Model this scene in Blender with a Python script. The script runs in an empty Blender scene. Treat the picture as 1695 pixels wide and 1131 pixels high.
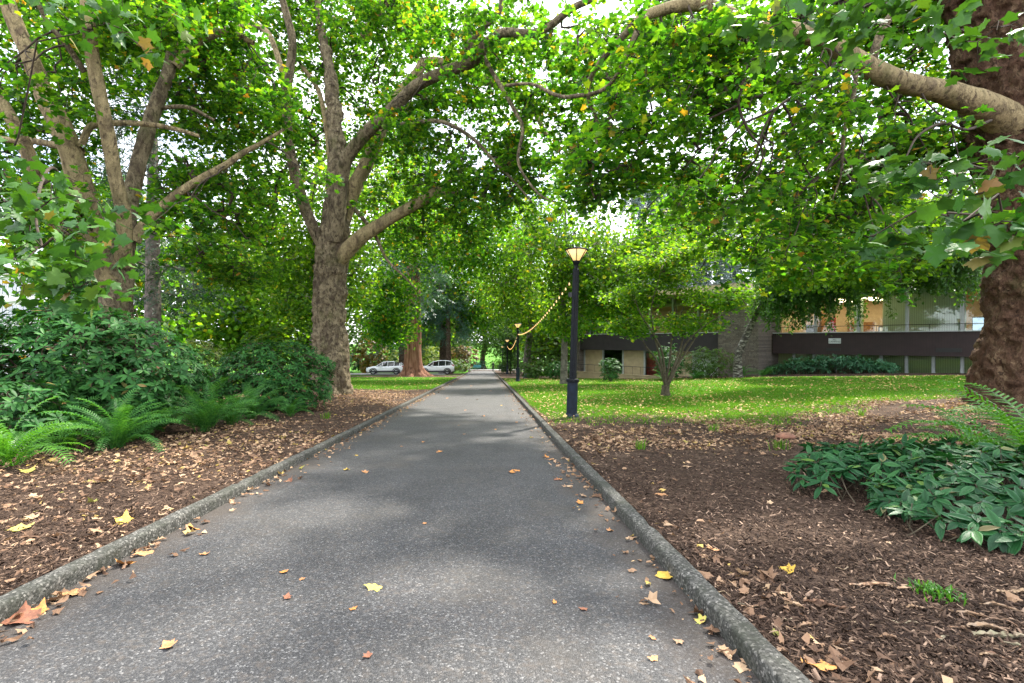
import bpy, math, random
import numpy as np
from mathutils import Vector, Matrix

R = math.radians
rng = np.random.default_rng(7)
random.seed(7)
sc = bpy.context.scene
col = sc.collection

# ------------------------------------------------------------------ camera
cd = bpy.data.cameras.new("camera")
cam = bpy.data.objects.new("camera", cd)
col.objects.link(cam)
cd.sensor_width = 36.0
cd.lens = 800 / 1695 * 36
cd.shift_x = 0.025
cd.clip_end = 3000
cam.location = (0, 0, 1.5)
cam.rotation_euler = (R(90), 0, 0)
sc.camera = cam

# ------------------------------------------------------------------ light
SUN_AZ, SUN_EL = 38, 52          # azimuth clockwise from +Y (path direction), elevation
w = bpy.data.worlds.new("World")
sc.world = w
w.use_nodes = True
wt = w.node_tree
wt.nodes.clear()
wo = wt.nodes.new("ShaderNodeOutputWorld")
bg = wt.nodes.new("ShaderNodeBackground")
sky = wt.nodes.new("ShaderNodeTexSky")
sky.sky_type = 'NISHITA'
sky.sun_disc = False
sky.sun_elevation = R(SUN_EL)
sky.sun_rotation = R(SUN_AZ)
sky.air_density = 1.0
sky.dust_density = 2.0
# thin bright cloud cover over the blue
tc = wt.nodes.new("ShaderNodeTexCoord")
cn = wt.nodes.new("ShaderNodeTexNoise")
cn.inputs["Scale"].default_value = 2.4
cn.inputs["Detail"].default_value = 6
cr = wt.nodes.new("ShaderNodeValToRGB")
cr.color_ramp.elements[0].position = 0.36
cr.color_ramp.elements[1].position = 0.56
cm = wt.nodes.new("ShaderNodeMix")
cm.data_type = 'RGBA'
cm.inputs[7].default_value = (8.5, 8.7, 9.2, 1)
wt.links.new(tc.outputs["Generated"], cn.inputs["Vector"])
wt.links.new(cn.outputs["Fac"], cr.inputs["Fac"])
wt.links.new(cr.outputs["Color"], cm.inputs[0])
wt.links.new(sky.outputs[0], cm.inputs[6])
wt.links.new(cm.outputs[2], bg.inputs["Color"])
bg.inputs["Strength"].default_value = 0.15
wt.links.new(bg.outputs[0], wo.inputs["Surface"])

sd = bpy.data.lights.new("sun", 'SUN')
sun = bpy.data.objects.new("sun", sd)
col.objects.link(sun)
sd.energy = 4.0
sd.angle = R(2.4)
sd.color = (1.0, 0.94, 0.83)
sdir = Vector((math.sin(R(SUN_AZ)) * math.cos(R(SUN_EL)), math.cos(R(SUN_AZ)) * math.cos(R(SUN_EL)), math.sin(R(SUN_EL))))
sun.rotation_euler = sdir.to_track_quat('Z', 'Y').to_euler()

sc.view_settings.view_transform = 'Standard'
sc.view_settings.look = 'None'
sc.view_settings.gamma = 1
sc.view_settings.exposure = 1.78
sc.render.engine = 'CYCLES'
sc.cycles.use_denoising = True
sc.cycles.max_bounces = 8
sc.cycles.diffuse_bounces = 4
sc.cycles.glossy_bounces = 3
sc.cycles.transmission_bounces = 6
sc.cycles.transparent_max_bounces = 8
sc.cycles.sample_clamp_indirect = 6

# ------------------------------------------------------------------ helpers
def P(px, py, D):
    """photo pixel and distance along the path -> world point"""
    return np.array([(px - 805) / 800 * D, D, 1.5 - (py - 566) / 800 * D])

def tag(o, label=None, cat=None, group=None, kind=None):
    if label: o["label"] = label
    if cat: o["category"] = cat
    if group: o["group"] = group
    if kind: o["kind"] = kind
    return o

def empty(name, loc, label, cat, group=None, rz=0):
    o = bpy.data.objects.new(name, None)
    o.empty_display_size = 0.2
    o.location = loc
    o.rotation_euler = (0, 0, rz)
    col.objects.link(o)
    return tag(o, label, cat, group)

def mesh_np(name, V, Fs, smooth=False):
    """V (n,3); Fs list of int arrays (m,k)"""
    me = bpy.data.meshes.new(name)
    V = np.asarray(V, np.float32)
    Fs = [np.asarray(f, np.int32) for f in Fs if len(f)]
    nl = sum(f.size for f in Fs)
    nf = sum(len(f) for f in Fs)
    me.vertices.add(len(V))
    me.vertices.foreach_set("co", V.ravel())
    me.loops.add(nl)
    me.loops.foreach_set("vertex_index", np.concatenate([f.ravel() for f in Fs]))
    me.polygons.add(nf)
    tot = np.concatenate([np.full(len(f), f.shape[1], np.int32) for f in Fs])
    st = np.concatenate([[0], np.cumsum(tot)[:-1]]).astype(np.int32)
    me.polygons.foreach_set("loop_start", st)
    me.polygons.foreach_set("use_smooth", np.full(nf, bool(smooth)))
    me.update(calc_edges=True)
    return me

def obj(name, V, Fs, mat, parent=None, smooth=False, world=True):
    V = np.asarray(V, float)
    if parent is not None and world:
        V = V - np.array(parent.location)
    me = mesh_np(name, V, Fs if isinstance(Fs, list) else [Fs], smooth)
    o = bpy.data.objects.new(name, me)
    if mat: me.materials.append(mat)
    col.objects.link(o)
    if parent is not None: o.parent = parent
    return o

class MB:
    """collects simple solids into one mesh"""
    def __init__(s): s.V = []; s.Q = []; s.T = []; s.n = 0
    def add(s, V, Q=None, T=None):
        V = np.asarray(V, float)
        if Q is not None and len(Q): s.Q.append(np.asarray(Q, int) + s.n)
        if T is not None and len(T): s.T.append(np.asarray(T, int) + s.n)
        s.V.append(V); s.n += len(V)
        return s
    def box(s, a, b, bev=0.0):
        x0, y0, z0 = a; x1, y1, z1 = b
        V = [(x0,y0,z0),(x1,y0,z0),(x1,y1,z0),(x0,y1,z0),(x0,y0,z1),(x1,y0,z1),(x1,y1,z1),(x0,y1,z1)]
        Q = [(0,3,2,1),(4,5,6,7),(0,1,5,4),(1,2,6,5),(2,3,7,6),(3,0,4,7)]
        return s.add(V, Q)
    def lathe(s, prof, seg=20, c=(0,0,0), ph=0.0):
        prof = np.array(prof, float)
        a = np.linspace(0, 2*np.pi, seg, endpoint=False) + ph
        V = np.stack([prof[:,None,0]*np.cos(a)[None], prof[:,None,0]*np.sin(a)[None], np.repeat(prof[:,None,1], seg, 1)], -1).reshape(-1,3) + np.array(c)
        k = np.arange(len(prof)-1)[:,None]*seg; j = np.arange(seg)[None]; j2 = (j+1) % seg
        Q = np.stack([k+j, k+j2, k+seg+j2, k+seg+j], -1).reshape(-1,4)
        return s.add(V, Q)
    def tube(s, pts, r, seg=8):
        V, Q = tube(np.array(pts, float), np.broadcast_to(np.array(r, float), (len(pts),)), seg)
        return s.add(V, Q)
    def build(s, name, mat, parent=None, smooth=False, world=False):
        Fs = []
        if s.Q: Fs.append(np.concatenate(s.Q))
        if s.T: Fs.append(np.concatenate(s.T))
        return obj(name, np.concatenate(s.V), Fs, mat, parent, smooth, world)

def _hash(ix, iy, iz, seed):
    h = (ix.astype(np.int64) * 374761393 + iy.astype(np.int64) * 668265263 + iz.astype(np.int64) * 2147483647 + seed * 974634773) & 0xffffffff
    h = ((h ^ (h >> 13)) * 1274126177) & 0xffffffff
    h = ((h ^ (h >> 16)) * 2246822519) & 0xffffffff
    return ((h ^ (h >> 15)) & 0xffffff) / float(0xffffff)

def vnoise(p, seed=0):
    p = np.asarray(p, float)
    i = np.floor(p).astype(np.int64); f = p - i; f = f*f*(3-2*f)
    r = 0
    for dx in (0,1):
        for dy in (0,1):
            for dz in (0,1):
                wgt = (f[...,0] if dx else 1-f[...,0]) * (f[...,1] if dy else 1-f[...,1]) * (f[...,2] if dz else 1-f[...,2])
                r = r + wgt*_hash(i[...,0]+dx, i[...,1]+dy, i[...,2]+dz, seed)
    return r*2-1

def fbm(p, o=4, seed=0):
    s = 0; a = 1; t = 0
    p = np.asarray(p, float)
    for k in range(o):
        s = s + a*vnoise(p*2**k, seed+k); t += a; a *= .5
    return s/t

def n2(x, y, sc_, seed=0, o=3):
    x = np.asarray(x, float); y = np.asarray(y, float)
    return fbm(np.stack([x*sc_, y*sc_, np.zeros_like(x)+.37], -1), o, seed)

def sstep(t):
    t = np.clip(t, 0, 1); return t*t*(3-2*t)

def frames(pts):
    t = np.gradient(pts, axis=0); t /= np.linalg.norm(t, axis=1)[:,None]+1e-9
    ref = np.array([1.,0,0]) if abs(t[0][0]) < .8 else np.array([0,1.,0])
    u = np.zeros_like(t); v = np.zeros_like(t)
    a = np.cross(t[0], ref); a /= np.linalg.norm(a)
    for i in range(len(t)):
        a = a - t[i]*a.dot(t[i]); a /= np.linalg.norm(a)+1e-9
        u[i] = a; v[i] = np.cross(t[i], a)
    return t, u, v

def tube(pts, rad, seg=8):
    t, u, v = frames(pts)
    a = np.linspace(0, 2*np.pi, seg, endpoint=False)
    V = pts[:,None] + rad[:,None,None]*(np.cos(a)[None,:,None]*u[:,None] + np.sin(a)[None,:,None]*v[:,None])
    n = len(pts)
    k = np.arange(n-1)[:,None]*seg; j = np.arange(seg)[None]; j2 = (j+1) % seg
    Q = np.stack([k+j, k+j2, k+seg+j2, k+seg+j], -1).reshape(-1,4)
    V = V.reshape(-1,3)
    return V, Q

def spline(cp, step):
    """Catmull-Rom through rows (x,y,z,r)"""
    cp = np.array(cp, float)
    c = np.vstack([2*cp[0]-cp[1], cp, 2*cp[-1]-cp[-2]])
    out = []
    for i in range(1, len(c)-2):
        L = np.linalg.norm(c[i+1,:3]-c[i,:3]); n = max(2, int(L/step))
        for t in np.arange(n)/n:
            p0,p1,p2,p3 = c[i-1],c[i],c[i+1],c[i+2]
            out.append(.5*((2*p1)+(-p0+p2)*t+(2*p0-5*p1+4*p2-p3)*t*t+(-p0+3*p1-3*p2+p3)*t**3))
    out.append(c[-2])
    return np.array(out)

# ------------------------------------------------------------------ materials
class NT:
    def __init__(s, name):
        s.m = bpy.data.materials.new(name); s.m.use_nodes = True
        s.t = s.m.node_tree; s.t.nodes.clear()
        s.out = s.t.nodes.new("ShaderNodeOutputMaterial")
    def n(s, typ, ins=None, **kw):
        nd = s.t.nodes.new("ShaderNode"+typ)
        for k, v in kw.items(): setattr(nd, k, v)
        for k, v in (ins or {}).items():
            if isinstance(v, bpy.types.NodeSocket): s.t.links.new(v, nd.inputs[k])
            elif isinstance(v, tuple) and len(v) == 3 and nd.inputs[k].type == 'RGBA': nd.inputs[k].default_value = (*v, 1)
            else: nd.inputs[k].default_value = v
        return nd
    def ramp(s, fac, stops, interp='LINEAR'):
        nd = s.t.nodes.new("ShaderNodeValToRGB")
        cr = nd.color_ramp; cr.interpolation = interp
        while len(cr.elements) < len(stops): cr.elements.new(.5)
        for e, (p, c) in zip(cr.elements, stops):
            e.position = p; e.color = (*c, 1) if isinstance(c, tuple) else (c, c, c, 1)
        s.t.links.new(fac, nd.inputs[0])
        return nd.outputs[0]
    def mix(s, f, a, b, blend='MIX'):
        nd = s.t.nodes.new("ShaderNodeMix"); nd.data_type = 'RGBA'; nd.blend_type = blend
        for i, v in ((0, f), (6, a), (7, b)):
            if isinstance(v, bpy.types.NodeSocket): s.t.links.new(v, nd.inputs[i])
            elif isinstance(v, tuple): nd.inputs[i].default_value = (*v, 1)
            else: nd.inputs[i].default_value = v
        return nd.outputs[2]
    def coord(s): return s.n("TexCoord").outputs["Object"]
    def geo(s): return s.n("NewGeometry")
    def noise(s, scale, detail=4, rough=.55, vec=None, dist=0):
        ins = {"Scale": scale, "Detail": detail, "Roughness": rough, "Distortion": dist}
        ins["Vector"] = vec if vec is not None else s.n("NewGeometry").outputs["Position"]
        return s.n("TexNoise", ins).outputs["Fac"]
    def vor(s, scale, vec=None, feature='F1', out="Distance"):
        return s.n("TexVoronoi", {"Scale": scale, "Vector": vec if vec is not None else s.n("NewGeometry").outputs["Position"]}, feature=feature).outputs[out]
    def bump(s, h, strength=.5, dist=.02, prev=None):
        ins = {"Height": h, "Strength": strength, "Distance": dist}
        if prev is not None: ins["Normal"] = prev
        return s.n("Bump", ins).outputs[0]
    def finish(s, sh):
        s.t.links.new(sh, s.out.inputs["Surface"]); return s.m
    def pbr(s, colr, rough=.6, metal=0, normal=None, spec=.5, **extra):
        ins = {"Base Color": colr, "Roughness": rough, "Metallic": metal, "Specular IOR Level": spec}
        if normal is not None: ins["Normal"] = normal
        ins.update(extra)
        return s.n("BsdfPrincipled", ins).outputs[0]

def plain(name, c, rough=.6, metal=0, var=.12, spec=.5, scale=6):
    s = NT(name)
    f = s.noise(scale, 4)
    c2 = tuple(x*(1-var*2) for x in c); c3 = tuple(min(1, x*(1+var)) for x in c)
    return s.finish(s.pbr(s.ramp(f, [(.3, c2), (.7, c3)]), rough, metal, spec=spec, normal=s.bump(f, .05, .01)))

def leafmat(name, stops, trans=.42, tmul=(1.9, 1.75, .55), rough=.42, spec=.35):
    s = NT(name)
    rnd = s.geo().outputs["Random Per Island"]
    c = s.ramp(rnd, stops)
    big = s.ramp(s.noise(.45, 2), [(.3, .8), (.7, 1.15)])
    c = s.mix(1.0, c, big, 'MULTIPLY')
    tcol = s.mix(1.0, c, tmul, 'MULTIPLY')
    a = s.pbr(c, rough, spec=spec)
    b = s.n("BsdfTranslucent", {"Color": tcol}).outputs[0]
    m = s.n("MixShader", {0: trans, 1: a, 2: b}).outputs[0]
    return s.finish(m)

M = {}
M['plane_leaf'] = leafmat('plane_leaf', [(0, (.016,.066,.014)), (.35, (.04,.13,.018)), (.7, (.08,.19,.02)), (.97, (.13,.235,.022)), (.985, (.26,.2,.03)), (1, (.34,.17,.04))], .64, (2.25, 2.15, .5), .5, .2)
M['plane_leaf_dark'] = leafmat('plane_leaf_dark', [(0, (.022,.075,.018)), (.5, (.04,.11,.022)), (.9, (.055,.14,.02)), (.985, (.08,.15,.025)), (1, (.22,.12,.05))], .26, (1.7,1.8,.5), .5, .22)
M['lime_leaf'] = leafmat('lime_leaf', [(0, (.03,.09,.014)), (.5, (.075,.175,.018)), (.95, (.145,.25,.026)), (1, (.28,.24,.04))], .58, (2.2,2.05,.5), .5, .2)
M['mid_leaf'] = leafmat('mid_leaf', [(0, (.03,.085,.014)), (.5, (.055,.13,.018)), (1, (.09,.17,.024))], .42)
M['dark_leaf'] = leafmat('dark_leaf', [(0, (.014,.045,.014)), (.5, (.024,.07,.018)), (1, (.045,.1,.025))], .3, rough=.5, spec=.2)
M['pale_leaf'] = leafmat('pale_leaf', [(0, (.12,.17,.06)), (.5, (.18,.24,.09)), (1, (.26,.31,.13))], .45)
M['gold_leaf'] = leafmat('gold_leaf', [(0, (.11,.14,.025)), (.5, (.2,.17,.03)), (1, (.28,.15,.04))], .45, (1.5,1.3,.6))
M['rust_leaf'] = leafmat('rust_leaf', [(0, (.09,.11,.03)), (.5, (.17,.12,.05)), (1, (.27,.16,.09))], .4, (1.5,1.2,.6))
M['fir_leaf'] = leafmat('fir_leaf', [(0, (.012,.04,.02)), (.5, (.022,.06,.03)), (1, (.035,.085,.04))], .2)
M['cedar_leaf'] = leafmat('cedar_leaf', [(0, (.025,.075,.055)), (.5, (.045,.115,.085)), (1, (.075,.16,.115))], .25)
M['bank_leaf'] = leafmat('bank_leaf', [(0, (.03,.12,.055)), (.5, (.055,.17,.085)), (1, (.1,.22,.12))], .25, rough=.45, spec=.3)
M['blue_leaf'] = leafmat('blue_leaf', [(0, (.1,.15,.14)), (.5, (.15,.21,.2)), (1, (.21,.28,.28))], .35, (1.2,1.2,.9))
M['birch_leaf'] = leafmat('birch_leaf', [(0, (.03,.09,.02)), (.5, (.05,.135,.026)), (1, (.08,.175,.03))], .42)
M['rhodo_leaf'] = leafmat('rhodo_leaf', [(0, (.013,.06,.014)), (.5, (.026,.1,.022)), (.93, (.045,.145,.03)), (.985, (.06,.16,.03)), (1, (.22,.12,.05))], .2, (1.6,1.8,.5), .5, .15)
M['fern_leaf'] = leafmat('fern_leaf', [(0, (.024,.1,.022)), (.5, (.042,.15,.03)), (1, (.07,.2,.036))], .35, rough=.5, spec=.2)
M['bright_fern'] = leafmat('bright_fern', [(0, (.035,.13,.016)), (.5, (.06,.19,.022)), (1, (.09,.24,.03))], .4)
M['grass_blade'] = leafmat('grass_blade', [(0, (.05,.14,.014)), (.5, (.085,.2,.018)), (1, (.15,.26,.03))], .4, (1.5,1.5,.4), .6, .15)
M['litter'] = leafmat('litter', [(0, (.085,.048,.03)), (.3, (.19,.11,.065)), (.6, (.32,.2,.12)), (.92, (.45,.31,.19)), (.975, (.46,.32,.09)), (1, (.2,.2,.05))], .12, (1,.9,.7), .7, .2)
M['lawn_litter'] = leafmat('lawn_litter', [(0, (.3,.17,.06)), (.5, (.45,.3,.1)), (1, (.58,.46,.18))], .12, (1,.9,.7), .6, .3)
M['chip'] = leafmat('chip', [(0, (.018,.011,.008)), (.6, (.052,.032,.022)), (.9, (.13,.083,.056)), (1, (.32,.22,.155))], .0, (1,1,1), .85, .15)

def viburnum_mat():
    s = NT('viburnum_leaf')
    rnd = s.geo().outputs["Random Per Island"]
    c = s.ramp(rnd, [(0, (.009,.05,.016)), (.6, (.018,.085,.025)), (.93, (.035,.125,.034)), (.97, (.1,.18,.03)), (1, (.16,.1,.07))])
    c = s.mix(s.ramp(s.noise(60, 4), [(.62, 0.), (.72, .5)]), c, (.06,.05,.025))
    a = s.pbr(c, .42, spec=.22)
    b = s.n("BsdfTranslucent", {"Color": s.mix(1., c, (1.3,1.7,.5), 'MULTIPLY')}).outputs[0]
    return s.finish(s.n("MixShader", {0: .15, 1: a, 2: b}).outputs[0])
M['viburnum'] = viburnum_mat()

def bark_plane(name, cream, olive, brown, dark, patch=.5, craggy=.35, bth=.48):
    s = NT(name)
    pos = s.geo().outputs["Position"]
    mp = s.n("Mapping", {"Vector": pos, "Scale": (1, 1, .55)}).outputs[0]
    a = s.noise(3.2, 5, .6, mp, .4)
    b = s.noise(9, 6, .65, mp, .6)
    c = s.noise(38, 4, .6, mp)
    base = s.ramp(a, [(patch-.14, brown), (patch-.02, olive), (patch+.06, cream), (patch+.2, olive)])
    base = s.mix(s.ramp(b, [(bth, .0), (bth+.05, .9)]), base, brown)
    e = s.noise(11, 8, .72, s.n("Mapping", {"Vector": pos, "Scale": (1, 1, .45)}).outputs[0], 1.2)
    crack = s.ramp(e, [(.36, 1.), (.47, 0.)])
    f2 = s.n("Math", {0: crack, 1: craggy}, operation='MULTIPLY').outputs[0]
    base = s.mix(f2, base, dark)
    base = s.mix(s.ramp(c, [(.58, 0.), (.7, .6)]), base, dark)
    moss = s.ramp(s.noise(1.7, 4, .6, mp), [(.55, 0.), (.7, .55)])
    base = s.mix(moss, base, (.09,.1,.03))
    h = s.n("Math", {0: e, 1: s.n("Math", {0: c, 1: .35}, operation='MULTIPLY').outputs[0]}, operation='ADD').outputs[0]
    h = s.n("Math", {0: h, 1: s.n("Math", {0: b, 1: .6}, operation='MULTIPLY').outputs[0]}, operation='ADD').outputs[0]
    fl = s.ramp(b, [(bth+.005, 0.), (bth+.04, 1.)]); fl2 = s.ramp(a, [(patch-.03, 0.), (patch+.005, 1.)])
    h = s.n("Math", {0: h, 1: s.n("Math", {0: fl, 1: -.35}, operation='MULTIPLY').outputs[0]}, operation='ADD').outputs[0]
    h = s.n("Math", {0: h, 1: s.n("Math", {0: fl2, 1: -.3}, operation='MULTIPLY').outputs[0]}, operation='ADD').outputs[0]
    base = s.mix(s.ramp(s.noise(70, 3, .6, mp), [(.35, .35), (.5, 0.)]), base, dark)
    return s.finish(s.pbr(base, .88, spec=.15, normal=s.bump(h, 1., .05+.06*craggy)))
M['bark'] = bark_plane('plane_bark', (.31,.25,.155), (.2,.16,.098), (.125,.094,.064), (.035,.025,.018), .47, .8, .53)
M['bark_pale'] = bark_plane('plane_bark_pale', (.38,.3,.16), (.25,.195,.105), (.13,.092,.06), (.05,.035,.022), .44, .35, .57)
M['bark_red'] = bark_plane('plane_bark_red', (.3,.2,.12), (.2,.125,.075), (.13,.072,.045), (.03,.017,.012), .58, .95)
M['twig'] = plain('twig_bark', (.06,.045,.032), .85, var=.3, spec=.2, scale=9)
M['bark_grey'] = plain('grey_bark', (.17,.145,.125), .9, var=.3, spec=.15, scale=5)
M['bark_brown'] = plain('brown_bark', (.1,.07,.05), .9, var=.35, spec=.15, scale=5)
M['bark_maple'] = plain('maple_bark', (.085,.07,.045), .8, var=.3, spec=.2, scale=12)

def sequoia_mat():
    s = NT('sequoia_bark')
    mp = s.n("Mapping", {"Vector": s.geo().outputs["Position"], "Scale": (1, 1, .07)}).outputs[0]
    a = s.noise(6, 6, .7, mp)
    c = s.ramp(a, [(.35, (.06,.028,.018)), (.5, (.2,.095,.058)), (.68, (.34,.19,.13))])
    return s.finish(s.pbr(c, .9, spec=.15, normal=s.bump(a, 1., .15)))
M['sequoia'] = sequoia_mat()
def birchbark():
    s = NT('birch_bark')
    mp = s.n("Mapping", {"Vector": s.geo().outputs["Position"], "Scale": (1, 1, 2.5)}).outputs[0]
    a = s.noise(3.5, 5, .6, mp)
    c = s.ramp(a, [(.42, (.03,.026,.022)), (.54, (.1,.09,.075)), (.7, (.42,.4,.37))])
    return s.finish(s.pbr(c, .7, spec=.2, normal=s.bump(a, .4, .03)))
M['birch'] = birchbark()

def asphalt_mat():
    s = NT('asphalt')
    pos = s.geo().outputs["Position"]
    v = s.n("TexVoronoi", {"Scale": 105., "Vector": pos})
    cell = v.outputs["Color"]
    g = s.n("SeparateColor", {0: cell}).outputs[0]
    c = s.ramp(g, [(0, (.013,.014,.016)), (.45, (.028,.028,.031)), (.75, (.056,.056,.058)), (.94, (.12,.119,.119)), (1, (.27,.265,.26))])
    v2 = s.n("SeparateColor", {0: s.n("TexVoronoi", {"Scale": 210., "Vector": pos}).outputs["Color"]}).outputs[1]
    c = s.mix(.35, c, s.ramp(v2, [(0, (.02,.02,.022)), (.8, (.055,.054,.055)), (1, (.17,.165,.16))]))
    c = s.mix(s.ramp(s.noise(24, 3), [(.5, 0.), (.72, .3)]), c, (.13,.1,.075))
    blot = s.ramp(s.noise(1.3, 6, .65), [(.3, .62), (.7, .98)])
    c = s.mix(s.ramp(s.noise(.55, 5, .7), [(.54, 0.), (.66, .4)]), c, (.07,.058,.046))
    ax = s.n("Math", {0: s.n("Math", {0: s.n("SeparateXYZ", {0: pos}).outputs[0], 1: .745}, operation='ADD').outputs[0]}, operation='ABSOLUTE').outputs[0]
    edge = s.n("Math", {0: ax, 1: s.n("Math", {0: s.noise(2.5, 5, .7), 1: 1.1}, operation='MULTIPLY').outputs[0]}, operation='ADD').outputs[0]
    c = s.mix(s.ramp(s.n("Math", {0: edge, 1: .4}, operation='MULTIPLY').outputs[0], [(.86, 0.), (1., .6)]), c, (.06,.045,.034))
    c = s.mix(1., c, blot, 'MULTIPLY')
    dist = s.ramp(v.outputs["Distance"], [(0, 1.), (.8, 0.)])
    return s.finish(s.pbr(c, .72, spec=.4, normal=s.bump(dist, .55, .006)))
M['asphalt'] = asphalt_mat()
def kerb_mat():
    s = NT('kerb_concrete')
    pos = s.geo().outputs["Position"]
    g = s.n("SeparateColor", {0: s.n("TexVoronoi", {"Scale": 80., "Vector": pos}).outputs["Color"]}).outputs[0]
    c = s.ramp(g, [(0, (.024,.024,.021)), (.5, (.055,.054,.048)), (.85, (.095,.093,.084)), (1, (.21,.2,.18))])
    c = s.mix(s.ramp(s.noise(5, 5, .65), [(.45, 0.), (.65, .75)]), c, (.03,.033,.024))
    c = s.mix(s.ramp(s.noise(14, 4), [(.6, 0.), (.7, .5)]), c, (.14,.14,.12))
    return s.finish(s.pbr(c, .85, spec=.2, normal=s.bump(s.noise(60, 4), .7, .012)))
M['kerb'] = kerb_mat()
def ground_mat():
    s = NT('ground')
    pos = s.geo().outputs["Position"]
    z = s.n("Attribute", attribute_name="lawn").outputs["Fac"]
    a = s.noise(3, 6, .7); b = s.noise(28, 5, .7)
    soil = s.ramp(a, [(.3, (.024,.015,.011)), (.52, (.06,.039,.027)), (.72, (.135,.092,.066))])
    soil = s.mix(s.ramp(b, [(.5, 0.), (.68, .55)]), soil, (.14,.095,.072))
    soil = s.mix(s.ramp(b, [(.36, .6), (.46, 0.)]), soil, (.014,.008,.007))
    gr = s.ramp(s.noise(7, 5, .7), [(.3, (.035,.11,.008)), (.55, (.06,.17,.01)), (.75, (.1,.2,.018))])
    f = s.n("Math", {0: z, 1: s.ramp(s.noise(9, 4, .7), [(.3, -.0), (.7, .5)])}, operation='ADD').outputs[0]
    f = s.ramp(f, [(.5, 0.), (.75, 1.)])
    c = s.mix(f, soil, gr)
    h = s.n("Math", {0: b, 1: a}, operation='ADD').outputs[0]
    return s.finish(s.pbr(c, .95, spec=.1, normal=s.bump(h, .9, .05)))
M['ground'] = ground_mat()
M['road'] = plain('pale_asphalt', (.2,.2,.2), .85, var=.15, scale=3)
M['concrete'] = plain('pale_concrete', (.42,.41,.39), .85, var=.12, scale=3)

M['lamp_paint'] = plain('lamp_paint', (.0045,.006,.009), .5, 0, var=.25, spec=.2, scale=10)
M['lamp_base'] = plain('lamp_base_paint', (.006,.0125,.026), .5, 0, var=.3, spec=.25, scale=7)
def glow(name, c, e, strength, rough=.4):
    s = NT(name)
    return s.finish(s.pbr(c, rough, **{"Emission Color": (*e, 1), "Emission Strength": strength}))
M['lamp_glass'] = glow('lamp_glass', (.7,.55,.3), (1, .62, .22), .32)
M['bulb'] = glow('warm_bulb', (.9,.7,.4), (1, .5, .14), .38)
M['ceil_light'] = glow('ceiling_light_panel', (.9,.85,.75), (1, .8, .52), 3.2)

def glassmat(name, tint=(1,1,1), refl=.12):
    s = NT(name)
    fr = s.n("Fresnel", {"IOR": 1.5}).outputs[0]
    f = s.n("Math", {0: fr, 1: refl}, operation='ADD').outputs[0]
    t = s.n("BsdfTransparent", {"Color": tint}).outputs[0]
    g = s.n("BsdfGlossy", {"Roughness": .02, "Color": (.9,.95,.95)}).outputs[0]
    return s.finish(s.n("MixShader", {0: f, 1: t, 2: g}).outputs[0])
M['glass'] = glassmat('window_glass', (.9,.95,.92), .0)
M['car_glass'] = plain('car_glass', (.012,.014,.016), .06, 0, var=.05, spec=.6)

def band_mat(name, c):
    s = NT(name)
    x = s.n("SeparateXYZ", {0: s.coord()}).outputs[0]
    sa = s.n("Math", {0: s.n("Math", {0: x, 1: 7.5}, operation='MULTIPLY').outputs[0]}, operation='FRACT').outputs[0]
    g = s.ramp(sa, [(0, .4), (.06, 1.), (.94, 1.), (1, .4)])
    c = s.mix(1., s.ramp(s.noise(2.5, 4), [(.3, tuple(v*.75 for v in c)), (.7, tuple(v*1.2 for v in c))]), g, 'MULTIPLY')
    return s.finish(s.pbr(c, .7, normal=s.bump(sa, .1, .01)))
M['band'] = band_mat('dark_band_cladding', (.026,.013,.013))
M['band2'] = band_mat('dark_band_cladding_blue', (.024,.018,.022))
def blind_mat(name, c):
    s = NT(name)
    x = s.n("SeparateXYZ", {0: s.coord()}).outputs[0]
    sa = s.n("Math", {0: s.n("Math", {0: x, 1: 9.}, operation='MULTIPLY').outputs[0]}, operation='FRACT').outputs[0]
    c = s.mix(1., c, s.ramp(sa, [(0, .6), (.2, 1.), (.8, .95), (1, .6)]), 'MULTIPLY')
    return s.finish(s.n("MixShader", {0: .5, 1: s.pbr(c, .8, normal=s.bump(sa, .4, .03)), 2: s.n("BsdfTranslucent", {"Color": c}).outputs[0]}).outputs[0])
M['blind'] = blind_mat('vertical_blind', (.62,.7,.6))
M['blind_olive'] = blind_mat('olive_blind', (.34,.37,.2))
M['beige'] = plain('beige_plaster', (.55,.42,.27), .8, var=.06)
M['beige_wall'] = plain('beige_wall_paint', (.42,.33,.2), .85, var=.1, scale=2)
M['mullion'] = plain('grey_mullion_paint', (.36,.38,.37), .5, var=.06)
M['fascia'] = plain('pale_fascia', (.32,.36,.3), .7, var=.1)
M['roof'] = plain('roof_gravel', (.2,.19,.18), .9)
M['dark'] = plain('black_plastic', (.012,.012,.013), .5, var=.1)
M['wood'] = plain('orange_wood', (.3,.14,.04), .5, var=.2)
M['red'] = plain('red_print', (.45,.03,.03), .5, var=.3, scale=3)
M['white'] = plain('white_paint', (.75,.76,.78), .5, var=.04)
M['screen'] = glow('monitor_screen', (.4,.5,.6), (.5,.65,.85), .35)
M['sign_face'] = plain('pale_sign_face', (.55,.58,.58), .5, var=.05)
M['sign_text'] = plain('dark_sign_text', (.03,.03,.04), .6, var=.05)
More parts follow.
